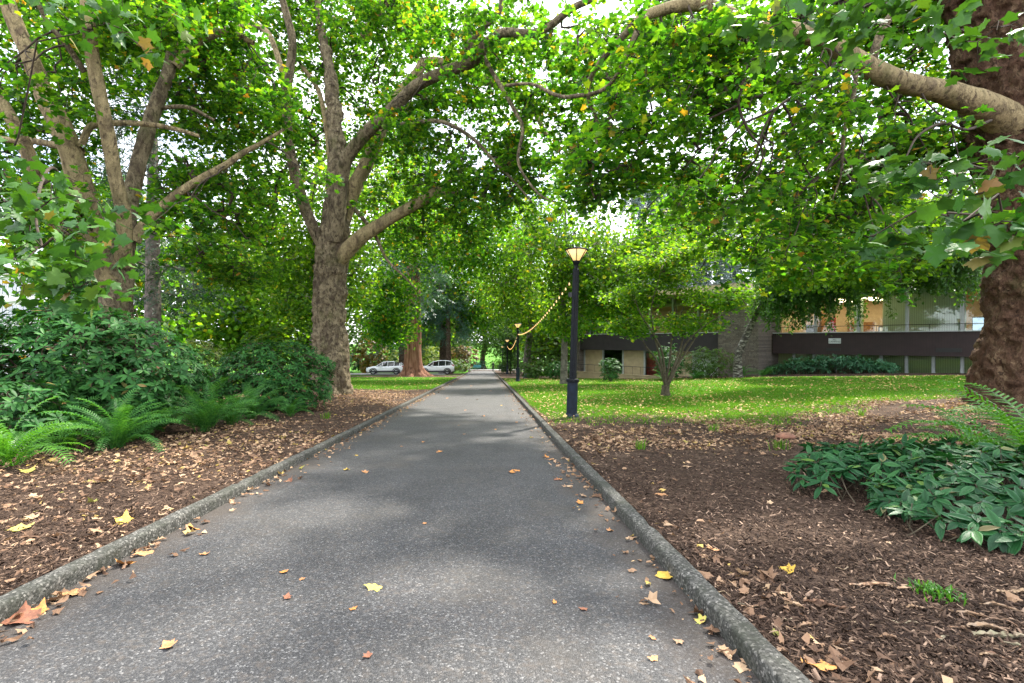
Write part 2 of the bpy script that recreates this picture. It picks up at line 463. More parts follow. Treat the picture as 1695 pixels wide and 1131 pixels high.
def stone_mat():
    s = NT('ledge_stone')
    mp = s.n("Mapping", {"Vector": s.coord(), "Rotation": (R(90), 0, 0), "Scale": (1, 1, 1)}).outputs[0]
    br = s.n("TexBrick", {"Vector": mp, "Color1": (.2,.175,.15,1), "Color2": (.09,.078,.068,1), "Mortar": (.03,.026,.023,1), "Scale": 1., "Mortar Size": .012, "Brick Width": .55, "Row Height": .1, "Bias": -.2})
    br.offset = .37; br.squash = .6; br.squash_frequency = 3
    c = s.mix(s.ramp(s.noise(2.2, 5, .65), [(.4, 0.), (.65, .7)]), br.outputs[0], (.15,.12,.095))
    c = s.mix(s.ramp(s.noise(8, 4), [(.5, 0.), (.7, .6)]), c, (.06,.055,.048))
    return s.finish(s.pbr(c, .9, spec=.15, normal=s.bump(br.outputs[1], .8, .03, s.bump(s.noise(12, 5), .6, .05))))
M['stone'] = stone_mat()
M['car_paint'] = plain('pale_silver_car_paint', (.78,.8,.83), .22, .0, var=.03, spec=.6)
M['car_paint2'] = plain('silver_car_paint', (.7,.72,.74), .25, .0, var=.03, spec=.6)
M['tyre'] = plain('tyre_rubber', (.015,.015,.016), .8, var=.1)
M['rim'] = plain('alloy_rim', (.55,.56,.58), .3, .8, var=.05)
M['cladding'] = plain('dark_cladding', (.025,.026,.03), .6, var=.1)
M['tail_light'] = plain('red_tail_light', (.35,.02,.02), .2, var=.05)
M['head_light'] = plain('clear_headlight', (.7,.75,.8), .1, var=.03)
M['cloth'] = plain('black_clothes', (.012,.012,.014), .85, var=.2)
M['skin'] = plain('skin', (.4,.24,.17), .55, var=.05)
M['hair'] = plain('dark_hair', (.02,.014,.01), .6, var=.2)
M['teal'] = plain('teal_bench_paint', (.05,.22,.24), .5, var=.1)
M['rock'] = plain('rusty_stone', (.22,.1,.06), .85, var=.3, scale=14)
def strip_mat():
    s = NT('shed_bark')
    o = s.n("ObjectInfo").outputs["Random"]
    c = s.ramp(o, [(0, (.2,.11,.07)), (.35, (.3,.18,.11)), (.7, (.36,.26,.16)), (1, (.27,.26,.17))])
    c = s.mix(s.ramp(s.noise(45, 5, .65), [(.45, 0.), (.6, .8)]), c, (.1,.06,.042))
    c = s.mix(s.ramp(s.noise(16, 4), [(.5, 0.), (.65, .6)]), c, (.38,.3,.22))
    return s.finish(s.pbr(c, .85, spec=.15, normal=s.bump(s.noise(60, 4), .6, .006)))
M['bark_strip'] = strip_mat()
M['bldg_white'] = plain('pale_precast', (.6,.58,.58), .8, var=.05)
M['bldg_glass'] = plain('blue_window_glass', (.06,.09,.14), .12, 0, var=.2, spec=.7)

# ------------------------------------------------------------------ ground
KL0, KL1, KR0, KR1 = -2.93, -2.78, 1.29, 1.44     # kerb outer/inner faces

def lin(y): return -0.045*np.clip(np.asarray(y, float), -40, 112)

def G(x, y):
    x = np.asarray(x, float); y = np.asarray(y, float)
    z = lin(y)
    rise = .8*sstep((x-5)/22)*(1-.45*sstep((y-30)/16))*sstep((70-y)/20)
    out = np.maximum(np.maximum(KL0-x, x-KR1), 0)
    near = sstep(out/.8)
    b = n2(x, y, .55, 3)*.06*near + n2(x, y, 2.2, 5)*.022*near
    mound = .22*np.exp(-(((x+7.1)/2.4)**2+((y-19.6)/2.4)**2)) + .3*np.exp(-(((x-13)/2.6)**2+((y-11.8)/2.6)**2)) + .15*sstep((-x-4)/6)*sstep((16-y)/8)
    zz = z + rise + b + mound + .075
    inside = (x > KL0+.03) & (x < KR1-.03) & (y < 95)
    return np.where(inside, z-.12, zz)

def grass_amt(x, y):
    x = np.asarray(x, float); y = np.asarray(y, float)
    nz = n2(x, y, .45, 11)*1.6 + n2(x, y, 1.6, 12)*.8
    yb = 11.7 + np.maximum(0, x-8)*.5
    right = sstep((y+nz-yb)/4.4+.1)*sstep((x-1.45)/.25)*sstep((34.6-(.777*x+.63*y)+nz*.25)/.8)
    right = right*np.where(x < 5.5, sstep((46-y)/2), 1)
    seq = ((x+8.3)/8.5)**2+((y-53)/3.6)**2
    left = sstep((y+nz-25.5)/2.2)*sstep((-2.95-x)/.2)*sstep((seq-1)*3+nz*.1)*sstep((57.5-y)/.6)
    left = left + sstep((y-67)/2)*(x < -3)
    return np.clip(right+left+sstep((y-104)/3)+sstep((y-50)/6)*(x > 6), 0, 1)

def build_ground():
    xs = np.concatenate([-np.geomspace(600, 16, 40), np.arange(-15, -3.2, .3), [-3.1,-3.0,-2.93,-2.88,-2.84], np.linspace(-2.6,1.1,8), [1.35,1.4,1.44,1.5,1.6], np.arange(1.75, 17, .3), np.geomspace(17.3, 600, 55)])
    ys = np.concatenate([np.linspace(-40, -1, 14), np.arange(-.5, 30, .28), np.geomspace(30.3, 110, 90), np.geomspace(112, 1200, 25)])
    X, Y = np.meshgrid(xs, ys)
    Z = G(X, Y)
    V = np.stack([X, Y, Z], -1).reshape(-1, 3)
    nx, ny = len(xs), len(ys)
    a = (np.arange(ny-1)[:,None]*nx + np.arange(nx-1)[None]).ravel()
    F = np.stack([a, a+1, a+nx+1, a+nx], -1)
    o = obj('ground', V, F, M['ground'], smooth=True)
    at = o.data.attributes.new("lawn", 'FLOAT', 'POINT')
    at.data.foreach_set("value", grass_amt(X, Y).ravel().astype(np.float32))
    tag(o, kind='structure')

def strip(name, xs, ys, dz, mat, slope=True):
    X, Y = np.meshgrid(xs, ys)
    Z = lin(Y) + dz
    nx, ny = len(xs), len(ys)
    a = (np.arange(ny-1)[:,None]*nx + np.arange(nx-1)[None]).ravel()
    o = obj(name, np.stack([X,Y,Z],-1).reshape(-1,3), np.stack([a,a+1,a+nx+1,a+nx],-1), mat)
    return tag(o, kind='structure')

def kerb(name, xi, xo):
    """xi faces the path"""
    s = 1 if xo > xi else -1
    ys = np.concatenate([np.arange(-4, 16, .09), np.arange(16, 96, .5)])
    prof = np.array([(0, -.1), (0, .0), (0, .05), (.001, .092), (.006, .106), (.018, .113), (.05, .115), (.09, .115), (.113, .113), (.126, .106), (.13, .09), (.13, -.05)])
    Y = np.repeat(ys[:,None], len(prof), 1)
    Xp = xi + s*prof[None,:,0] + 0*Y
    Zp = lin(Y) + prof[None,:,1]
    q = np.stack([Xp*1., Y, Zp], -1)
    wob = n2(Y*1.0+3*s, Y*0, .3, 40)*.02
    j1 = fbm(q*11, 3, 41)*.01; j2 = fbm(q*11, 3, 44)*.009
    lift = (prof[None,:,1] > .02)
    joint = (np.abs((Y+.7*s) % 2.44) < .05)*(Y < 30)*lift
    V = np.stack([Xp + wob + j1*lift, Y, Zp + j2*lift - .016*joint], -1).reshape(-1,3)
    k = len(prof); n = len(ys)
    a = (np.arange(n-1)[:,None]*k + np.arange(k-1)[None]).ravel()
    tag(obj(name, V, np.stack([a,a+1,a+k+1,a+k],-1), M['kerb'], smooth=True), kind='structure')

build_ground()
strip('path', np.linspace(KL1-.06, KR0+.06, 9), np.arange(-5, 95.5, .5), 0.0, M['asphalt'])
kerb('kerb_left', KL1, KL0)
kerb('kerb_right', KR0, KR1)
strip('plaza', np.linspace(-14, 22, 12), np.linspace(95.6, 104, 6), .16, M['concrete'])
strip('road', np.linspace(-70, -5, 20), np.linspace(58.2, 66.5, 6), .13, M['road'])

# ------------------------------------------------------------------ leaves
def leaf_low(k):
    o = [(0,0),(.42,-.03),(.36,.23),(.58,.46),(.3,.6),(0,1.02),(-.3,.6),(-.58,.46),(-.36,.23),(-.42,-.03)]
    rr = np.random.default_rng(k)
    V = np.array([(0,.36)]+o, float)
    V[1:] += rr.normal(0, .035, (10,2))
    z = -.16*(np.abs(V[:,0])**1.5) * rr.uniform(-.6, 2.2) - .2*np.clip(V[:,1]-.3, 0, 1)**2*rr.uniform(-.3, 2) + rr.normal(0, .03, 11)
    T = [(0, 1+i, 1+(i+1) % 10) for i in range(10)]
    return np.column_stack([V, z]), np.array(T)

def leaf_hi(k):
    half = [(0,0),(.1,-.07),(.25,-.1),(.44,-.04),(.4,.06),(.37,.14),(.33,.23),(.42,.31),(.44,.4),(.6,.5),(.48,.54),(.4,.6),(.29,.61),(.27,.69),(.19,.77),(.12,.86),(0,1.04)]
    full = half + [(-x,y) for x,y in half[-2:0:-1]]
    rr = np.random.default_rng(100+k)
    V = np.array([(0,.34)]+full, float)
    V[1:] += rr.normal(0, .014, (len(full),2))
    r = np.hypot(V[:,0], V[:,1]-.34)
    ang = np.arctan2(V[:,0], V[:,1]-.3)
    ridge = np.cos(ang*5)*.045*r
    z = ridge - .22*r**2*rr.uniform(.2, 2.2) + rr.normal(0, .012, len(V))
    n = len(full)
    # inner ring for curvature
    mid = np.column_stack([V[1:]*.55 + V[0]*.45, (z[1:]*.32)])
    Vf = np.vstack([np.column_stack([V, z]), mid])
    T = []
    for i in range(n):
        a, b = 1+i, 1+(i+1) % n; c, d = n+1+i, n+1+(i+1) % n
        T += [(0, c, d), (c, a, b), (c, b, d)]
    return Vf, np.array(T)

def oval(k, wdt=.36, droop=.2):
    rr = np.random.default_rng(200+k)
    V = [(0,0,0)]; 
    for t, ww in ((.25, .8), (.55, 1.), (.82, .6)):
        zz = -droop*t*t*rr.uniform(.3, 1.6)
        V += [(-wdt/2*ww, t, zz+.04), (0, t, zz), (wdt/2*ww, t, zz+.04)]
    V.append((0, 1, -droop*rr.uniform(.5, 1.5)))
    T = [(0,2,1),(0,3,2)]
    for i in (1,4):
        T += [(i,i+1,i+4),(i,i+4,i+3),(i+1,i+2,i+5),(i+1,i+5,i+4)]
    T += [(7,8,10),(8,9,10)]
    return np.array(V), np.array(T)

def diamond(k, wdt=.5):
    rr = np.random.default_rng(300+k)
    V = np.array([(0,0,0),(-wdt/2,.5,rr.normal(0,.06)),(0,1,rr.normal(-.1,.1)),(wdt/2,.5,rr.normal(0,.06))])
    return V, np.array([(0,3,2),(0,2,1)])

def spray(k, n=7, wdt=.16):
    """a small cluster of narrow leaves on one twig, for far foliage and conifers"""
    rr = np.random.default_rng(400+k)
    V = []; T = []
    for i in range(n):
        t = i/(n-1); a = rr.uniform(-1.1, 1.1); L = rr.uniform(.35, .55)
        b = np.array([0, t*.75, -.1*t*t]); d = np.array([math.sin(a), math.cos(a)*.8, rr.normal(-.1, .25)]); d /= np.linalg.norm(d)
        s = np.cross(d, [0,0,1.]); s /= np.linalg.norm(s)
        m = b + d*L*.5; q = len(V)
        V += [b, m+s*wdt*.5, b+d*L, m-s*wdt*.5]; T += [(q,q+1,q+2),(q,q+2,q+3)]
    return np.array(V), np.array(T)

T_LOW = [leaf_low(i) for i in range(6)]
T_HI = [leaf_hi(i) for i in range(6)]
T_OVAL = [oval(i) for i in range(5)]
T_DIA = [diamond(i) for i in range(5)]
T_SPRAY = [spray(i) for i in range(6)]
T_NEEDLE = [spray(20+i, 9, .07) for i in range(6)]

def unit(a): return a/(np.linalg.norm(a, axis=-1, keepdims=True)+1e-9)

def place(temps, pos, nrm, tip, size):
    """instances of leaf templates baked into one mesh; returns V, T"""
    nrm = unit(nrm); x = unit(np.cross(tip, nrm)); y = np.cross(nrm, x)
    which = rng.integers(0, len(temps), len(pos))
    Vs = []; Ts = []; off = 0
    for k, (tv, tt) in enumerate(temps):
        m = which == k
        if not m.any(): continue
        s = size[m][:,None,None]
        V = pos[m][:,None] + s*(tv[None,:,0:1]*x[m][:,None] + tv[None,:,1:2]*y[m][:,None] + tv[None,:,2:3]*nrm[m][:,None])
        T = tt[None] + (np.arange(m.sum())*len(tv))[:,None,None] + off
        Vs.append(V.reshape(-1,3)); Ts.append(T.reshape(-1,3)); off += V.shape[0]*V.shape[1]
    return np.concatenate(Vs), np.concatenate(Ts)

def leaf_normals(n, up=.9, spread=.75):
    return unit(np.array([0,0,up]) + rng.normal(0, spread, (n,3)))

def cloud(centers, per, spread, size, temps, up=.8, nsp=.75, droop=.6, smin=.7, smax=1.2):
    """leaves scattered round cluster centres"""
    n = len(centers)*per
    c = np.repeat(centers, per, 0)
    off = rng.normal(0, 1, (n,3))*np.array(spread)
    off[:,2] -= np.abs(rng.normal(0, spread[2]*.5, n))
    pos = c+off
    nr = leaf_normals(n, up, nsp)
    tip = unit(off*np.array([1,1,.4]) + np.array([0,0,-droop*np.linalg.norm(spread)]) + rng.normal(0,.15,(n,3)))
    return place(temps, pos, nr, tip, size*rng.uniform(smin, smax, n))

def sprays(centers, nt, nl, L, size, temps, up=.9, nsp=.5):
    """nt twiglets from each centre, nl leaves set along each; returns twig tubes and leaf mesh"""
    n = len(centers)*nt
    c = np.repeat(centers, nt, 0)+rng.normal(0, .05, (len(centers)*nt, 3))
    a = rng.uniform(0, 2*np.pi, n); el = rng.normal(-.15, .4, n)
    d = np.column_stack([np.cos(a)*np.cos(el), np.sin(a)*np.cos(el), np.sin(el)])
    ln = L*rng.uniform(.6, 1.3, n)
    f = np.linspace(0, 1, 4)
    sag = rng.uniform(.05, .4, n)
    pts = c[:,None]+d[:,None]*(ln[:,None]*f[None])[...,None]
    pts[:,:,2] -= (ln*sag)[:,None]*f[None]**2
    pts[:,1:3] += rng.normal(0, .025, (n,2,3))
    TV, TQ = tubes_batch(pts, np.tile([.0055,.0045,.0035,.002], (n,1)), 3)
    t = rng.uniform(.15, 1.05, (n, nl))
    pos = c[:,None]+d[:,None]*(ln[:,None]*t)[...,None]
    pos[...,2] -= (ln*sag)[:,None]*t**2
    side = np.cross(d, [0,0,1.]); side = unit(side)
    sg = np.where(rng.uniform(0,1,(n,nl)) < .5, -1, 1)
    tip = d[:,None]*.6+side[:,None]*(sg*rng.uniform(.3,1.1,(n,nl)))[...,None]+np.array([0,0,-.35])+rng.normal(0,.2,(n,nl,3))
    pos = pos+unit(tip)*.05+rng.normal(0,.03,pos.shape)
    nr = unit(np.array([0,0,up])+rng.normal(0,nsp,(n,nl,3)))
    LV, LT = place(temps, pos.reshape(-1,3), nr.reshape(-1,3), unit(tip).reshape(-1,3), size*rng.uniform(.6,1.2,n*nl))
    return TV, TQ, LV, LT

# ------------------------------------------------------------------ branching
def grow(nodes, targets, jit=.1, tip=.006, expo=.5, rmax=.1, arch=.12):
    nodes = np.asarray(nodes); n0 = len(nodes)
    K = 4
    Pn = np.zeros((n0+len(targets)*K, 3)); Pn[:n0] = nodes
    W = np.zeros(len(Pn)); par = np.full(len(Pn), -1)
    d0 = np.array([np.min(((nodes-t)**2).sum(1)) for t in targets])
    n = n0; paths = []
    for ti in np.argsort(d0):
        t = targets[ti]
        d2 = ((Pn[:n]-t)**2).sum(1)
        j = int(np.argmin(d2)); L = math.sqrt(d2[j])
        a = Pn[j]; idx = [j]
        for f in (.25, .5, .75, 1.):
            q = a+(t-a)*f
            if f < 1:
                q = q + rng.normal(0, jit*L, 3); q[2] += arch*L*math.sin(math.pi*f)
            Pn[n] = q; par[n] = idx[-1]; idx.append(n); n += 1
        W[n-1] += 1
        paths.append(idx)
    for i in range(n-1, n0-1, -1):
        if par[i] >= n0: W[par[i]] += W[i]
    rad = np.minimum(tip*np.maximum(W, 1)**expo, rmax)
    paths = np.array(paths)
    rr = rad[paths]; rr[:,0] = rr[:,1]
    rr[:,-1] *= .6
    return Pn[paths], rr

def tubes_batch(pts, rad, seg=5):
    B, K, _ = pts.shape
    t = unit(np.gradient(pts, axis=1))
    ref = np.array([.31,.22,.92])
    u = unit(np.cross(t, ref)); v = np.cross(t, u)
    a = np.linspace(0, 2*np.pi, seg, endpoint=False)
    V = pts[:,:,None] + rad[:,:,None,None]*(np.cos(a)[None,None,:,None]*u[:,:,None] + np.sin(a)[None,None,:,None]*v[:,:,None])
    b = (np.arange(B)*K*seg)[:,None,None]; k = (np.arange(K-1)*seg)[None,:,None]; j = np.arange(seg)[None,None]; j2 = (j+1) % seg
    Q = np.stack([b+k+j, b+k+j2, b+k+seg+j2, b+k+seg+j], -1).reshape(-1,4)
    return V.reshape(-1,3), Q

def blob(px, py, D, rx, ry, rz, n, shell=.35, thr=-.25, seed=0):
    c = P(px, py, D) if py is not None else px
    out = []
    while len(out) < n:
        q = rng.normal(0, 1, (n*2,3)); q = unit(q)*(rng.uniform(0, 1, (n*2,1))**shell)
        p = c + q*np.array([rx,ry,rz])
        keep = fbm(p*.55, 2, 77+seed) > thr
        out += list(p[keep])
    return np.array(out[:n])

def bumpy_tube(cp, step, seg, amp, scale, seed=0, flare=0., base_z=None, lobes=5, ridge=0., zs=1.):
    s = spline(cp, step)
    pts, rad = s[:,:3], s[:,3]
    t, u, v = frames(pts)
    a = np.linspace(0, 2*np.pi, seg, endpoint=False)
    dirs = np.cos(a)[None,:,None]*u[:,None] + np.sin(a)[None,:,None]*v[:,None]
    r = np.repeat(rad[:,None], seg, 1)
    if flare:
        h = np.maximum(pts[:,2]-base_z, 0)
        fl = np.exp(-h/.45)[:,None]*flare
        r = r*(1 + fl*(.6+.5*np.sin(a*lobes+seed)[None]+.25*np.sin(a*(lobes*2+1)+2*seed)[None]))
    p = pts[:,None] + dirs*r[...,None]
    q = p*scale*np.array([1,1,zs])
    f = fbm(q, 3, seed)
    if ridge:
        rg = 1-2*np.abs(fbm(q*2.1, 3, seed+9)); f = f + ridge*rg
    rr = r + f*amp*np.minimum(1, r/.25)
    V = (pts[:,None] + dirs*rr[...,None]).reshape(-1,3)
    n = len(pts)
    k = np.arange(n-1)[:,None]*seg; j = np.arange(seg)[None]; j2 = (j+1) % seg
    Q = np.stack([k+j, k+j2, k+seg+j2, k+seg+j], -1).reshape(-1,4)
    return V, Q, pts

def limb_pts(rows):
    """rows (px,py,D,r)"""
    return [(*P(a,b,c), r) for a,b,c,r in rows]

def plane_tree(base, label, trunk, limbs, blobs, per, leaf, bark='bark', limb_bark=None, size=.17, amp=.07, scale=1.6, flare=.35, ridge=.0, name='plane_tree', seed=0, temps=None, tmat='twig', spread=(.42,.42,.26), group=None, zs=1., twig_seg=5, tip=.007, rmax=.05, lk=1., tk=1., drops=None):
    limb_nodes = []
    trunk = [(a, b_, c, r*tk) for a, b_, c, r in trunk]
    bz = float(G(base[0], base[1]))
    root = empty(name, (base[0], base[1], bz), label, 'tree', group)
    V, Q, pts = bumpy_tube(trunk, .045, 128, amp, scale, seed, flare, bz, 5, ridge, zs)
    obj('trunk', V, Q, M[bark], root, True)
    nodes = [pts[int(len(pts)*.75):]]
    for i, L in enumerate(limbs):
        L = [(a, b_, c, r*lk) for a, b_, c, r in L]
        V, Q, lp = bumpy_tube(L, .12 if base[1] < 30 else .3, 20 if base[1] < 30 else 10, .024, 1.6, seed+20+i)
        mk = (limb_bark or bark)
        if isinstance(mk, (list, tuple)): mk = mk[i % len(mk)]
        obj('limb', V, Q, M[mk], root, True)
        nodes.append(lp[int(len(lp)*.25)::2]); limb_nodes.append(lp)
    nodes = np.concatenate(nodes)
    tg = np.concatenate(blobs)
    pp, rr = grow(nodes, tg, tip=tip, rmax=rmax, jit=.15)
    V, Q = tubes_batch(pp, rr, twig_seg)
    if drops:
        for q in range(drops[1]):
            src = limb_nodes[drops[0][q % len(drops[0])]]
            p = src[int(rng.uniform(.35, .98)*(len(src)-1))]
            for br in range(2):
                Ln = rng.uniform(1.0, 2.6)*(1 if br == 0 else .6); K = 9
                st = p if br == 0 else pts_[int(rng.integers(2, 5))]
                f = np.linspace(0, 1, K)[:,None]
                h = rng.normal(0, .55, 2)
                pts_ = st + np.concatenate([f*h*Ln, -f**1.2*Ln*.95], 1) + np.cumsum(rng.normal(0, .075, (K,3))*[1,1,.4], 0)*np.minimum(f*4, 1)
                dv, dq = tube(pts_, np.linspace(.024 if br == 0 else .014, .006, K), 6)
                Q = np.concatenate([Q, dq+len(V)]); V = np.concatenate([V, dv])
                tg = np.concatenate([tg, pts_[-2:]+rng.normal(0,.1,(2,3))])
    TV, TQ, LV, LT = sprays(tg, 6, max(3, per//4), .55, size, temps or T_LOW)
    obj('twigs', np.concatenate([V, TV]), np.concatenate([Q, TQ+len(V)]), M[tmat], root, True)
    obj('crown', LV, LT, M[leaf], root)
    return root

# ------------------------------------------------------------------ the three big plane trees
def big_left():
    b = (-6.35, 20.0)
    bz = float(G(*b))
    trunk = [(b[0]-.02, b[1], bz-.3, .78), *limb_pts([(548,600,20,.74),(545,540,20,.7),(545,480,20,.68),(549,430,20,.66),(553,385,20,.6),(556,345,20.1,.5),(558,300,20.3,.4),(556,230,20.7,.33),(552,170,21,.28),(545,110,21.3,.22),(530,40,21.6,.16),(520,-60,22,.1)])]
    limbs = [limb_pts(r) for r in (
        [(545,420,20,.36),(522,385,19.8,.27),(500,330,19.4,.24),(484,270,19,.22),(476,210,18.6,.2),(475,150,18.2,.19),(484,75,17.8,.17),(474,25,17.5,.15),(455,-40,17,.12)],
        [(553,400,19.7,.42),(562,320,19.3,.34),(572,268,19,.3),(602,225,18.6,.28),(648,182,18,.26),(690,142,17.4,.24),(742,118,16.8,.22),(783,102,16.4,.2),(806,72,16,.18),(832,55,15.7,.16),(882,57,15.2,.15),(912,42,15,.13),(948,14,14.6,.12),(985,-2,14.2,.1)],
        [(558,390,20.3,.42),(585,315,20.6,.36),(608,268,20.8,.33),(632,215,21,.3),(652,170,21.2,.27),(690,122,21.4,.25),(708,103,21.5,.25),(760,112,21.3,.22),(808,135,21,.2),(850,155,20.8,.17),(880,180,20.6,.13),(905,225,20.3,.08)],
        [(556,435,19.9,.4),(592,398,19.6,.33),(630,372,19.4,.29),(668,350,19.2,.25),(704,330,19,.23),(726,318,18.9,.22),(746,322,18.8,.15),(790,320,18.6,.1),(850,336,18.3,.06)],
        [(722,322,18.9,.14),(735,306,18.9,.12),(752,298,18.8,.08),(764,283,18.7,.05)],
        [(774,108,16.5,.14),(772,85,16.4,.13),(790,55,16.3,.12),(825,22,16.2,.1),(832,-20,16,.08)],
        [(620,212,18.5,.1),(680,205,18,.09),(730,202,17.6,.085),(780,228,17.2,.075),(820,270,16.8,.06),(850,300,16.5,.05),(880,335,16.2,.03)],
        [(588,348,20.2,.1),(605,368,20,.09),(622,392,19.8,.08),(640,430,19.6,.06),(665,455,19.4,.05),(690,480,19.2,.03)],
        [(600,60,20.5,.2),(625,28,20,.22),(640,-5,19.5,.22),(650,-60,19,.2)],
        [(556,330,20.5,.12),(545,300,20.8,.18),(548,270,21,.16),(530,160,21.5,.12),(500,110,21.8,.1)],
        [(475,145,18.2,.12),(440,52,18.6,.12),(380,48,19,.1),(330,60,19.4,.07)],
        [(800,95,16.3,.09),(850,180,15.5,.075),(865,215,15.1,.06),(858,270,14.8,.05),(890,320,14.5,.035),(925,338,14.3,.025)],
    )]
    blobs = [blob(420,100,22.5,4.4,3.2,3.8,230,seed=1), blob(620,40,23.5,5,3,3.8,230,seed=2), blob(800,150,20.5,3.8,3,3.4,210,seed=3), blob(935,190,17,2.5,2.6,2.7,140,seed=4), blob(640,10,18,4,1.5,1,60,seed=12), blob(800,60,16,3,1.5,.9,45,seed=13),
             blob(700,345,21,3,3,1.7,130,seed=5), blob(410,330,21.5,3,3,2,140,seed=6), blob(820,310,18,2.3,2.4,2.0,120,seed=7), blob(560,-190,20,7,6,4,70,seed=8), blob(520,30,24,5,2,2.6,120,seed=15), blob(760,20,22,3.5,2.5,2,90,seed=16),
             blob(690,230,20,2.5,2.5,2,90,seed=9), blob(460,240,23,2.2,2,2.4,90,seed=10), blob(600,190,25,3,1.8,3,110,seed=14)]
    plane_tree(b, "thick-trunked mottled plane tree left of the path, one pale limb jutting right", trunk, limbs, blobs, 26, 'plane_leaf', 'bark', ['bark','bark','bark_pale','bark_pale','bark_pale','bark','bark','bark','bark_pale','bark_pale','bark_pale','bark'], .155, .15, 2.3, .2, seed=3, ridge=.45, tk=.9, lk=.88, drops=((1, 6, 3, 2), 18))
big_left()

def near_left():
    b = (-9.75, 12.8)
    bz = float(G(*b))
    trunk = [(b[0]-.1, b[1], bz-.3, .66), (b[0]-.1, b[1], bz+.6, .56), *limb_pts([(190,520,12.8,.5),(195,470,12.8,.46),(198,430,12.8,.44),(203,395,12.8,.36),(210,350,12.8,.29),(222,300,12.9,.25),(235,250,13,.25),(248,205,13.1,.24),(264,160,13.2,.22),(280,115,13.3,.19),(285,60,13.4,.16),(270,-10,13.5,.12)])]
    limbs = [limb_pts(r) for r in (
        [(190,470,12.7,.42),(160,420,12.6,.4),(148,370,12.5,.38),(135,315,12.3,.36),(118,255,12.1,.33),(96,200,11.9,.32),(75,160,11.8,.28),(50,95,11.6,.24),(25,40,11.5,.22),(0,-30,11.3,.2)],
        [(203,440,12.5,.26),(206,385,12.2,.22),(202,345,12,.21),(190,290,11.7,.2),(178,220,11.4,.19),(163,150,11.2,.19),(151,80,11,.18),(145,20,10.8,.17),(142,-60,10.6,.15)],
        [(222,400,12.8,.2),(240,370,12.9,.17),(285,328,13.1,.14),(330,298,13.3,.13),(372,275,13.5,.12),(400,255,13.6,.1),(428,240,13.8,.08),(470,215,14,.05)],
        [(150,440,12.6,.3),(120,410,12.4,.28),(88,360,12.2,.25),(62,310,12,.22),(45,250,11.8,.2),(20,200,11.6,.18),(-15,140,11.4,.16),(-60,80,11.2,.14)],
        [(135,240,12,.1),(150,210,12,.11),(180,205,12.1,.1),(225,205,12.3,.09),(280,212,12.5,.08),(330,226,12.7,.06)],
        [(140,120,11.3,.09),(110,75,11,.08),(80,40,10.8,.06),(60,0,10.6,.05)],
        [(135,250,12.1,.12),(60,235,12.5,.11),(0,230,12.8,.1),(-50,210,13,.08)],
        [(290,110,13.3,.16),(330,70,13.4,.13),(375,55,13.5,.12),(420,72,13.6,.09)],
        [(262,180,13.2,.08),(310,178,13.2,.07),(355,200,13.3,.05)],
        [(150,380,12.3,.07),(120,330,11,.05),(90,280,9.6,.04),(70,300,8,.03),(60,360,6.6,.022),(70,410,5.8,.015)],
    )]
    blobs = [blob(30,110,15.5,3.6,2.2,3,150,seed=1), blob(250,70,15.5,3.2,2.2,3,190,seed=2), blob(380,170,15.5,2,2.2,2.1,110,seed=3), blob(150,30,11,2.2,1.,.6,40,seed=12), blob(120,60,17,4.5,2,2.6,65,seed=13), blob(60,240,16,2.6,2,1.8,70,seed=14), blob(300,20,13,2.2,1.4,1,60,seed=15), blob(100,-160,12,5.5,5,3,45,seed=4),
             blob(330,330,15,1.9,2,1.1,70,seed=5), blob(10,330,10,1.6,2,1.1,50,seed=6), blob(380,420,16.5,1.7,1.6,1.1,60,seed=8)]
    root = plane_tree(b, "many-stemmed plane tree at the far left, rising behind the big rhododendron", trunk, limbs, blobs, 27, 'plane_leaf', 'bark', ['bark_pale','bark_pale','bark_pale','bark_pale','bark_pale','bark','bark_pale','bark_pale','bark','twig'], .145, .06, 2.2, .3, seed=31, tk=.78, lk=.76, drops=((2, 7, 5), 10))
    # drooping near sprays with large leaves
    nodes = np.array([q[:3] for q in limb_pts([(90,280,9.6,.04),(70,300,8,.03),(60,360,6.6,.022),(70,410,5.8,.015),(120,300,8.5,.02),(20,250,8,.02)])])
    tg = np.concatenate([blob(60,400,5.6,.65,.7,.42,13,thr=-9), blob(150,445,6.2,.5,.5,.3,7,thr=-9), blob(20,300,6.5,.6,.8,.5,16,thr=-9), blob(190,330,7,.3,.5,.25,3,thr=-9), blob(80,470,6.4,.6,.5,.25,9,thr=-9), blob(200,25,7.5,1.4,1,.35,12,thr=-9)])
    pp, rr = grow(nodes, tg, tip=.004, rmax=.015, jit=.13)
    V, Q = tubes_batch(pp, rr, 6)
    obj('hanging_twigs', V, Q, M['twig'], root, True)
    V, T = cloud(tg, 7, (.17,.17,.1), .185, T_HI, .75, .6, .8)
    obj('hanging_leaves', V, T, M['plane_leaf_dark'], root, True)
near_left()

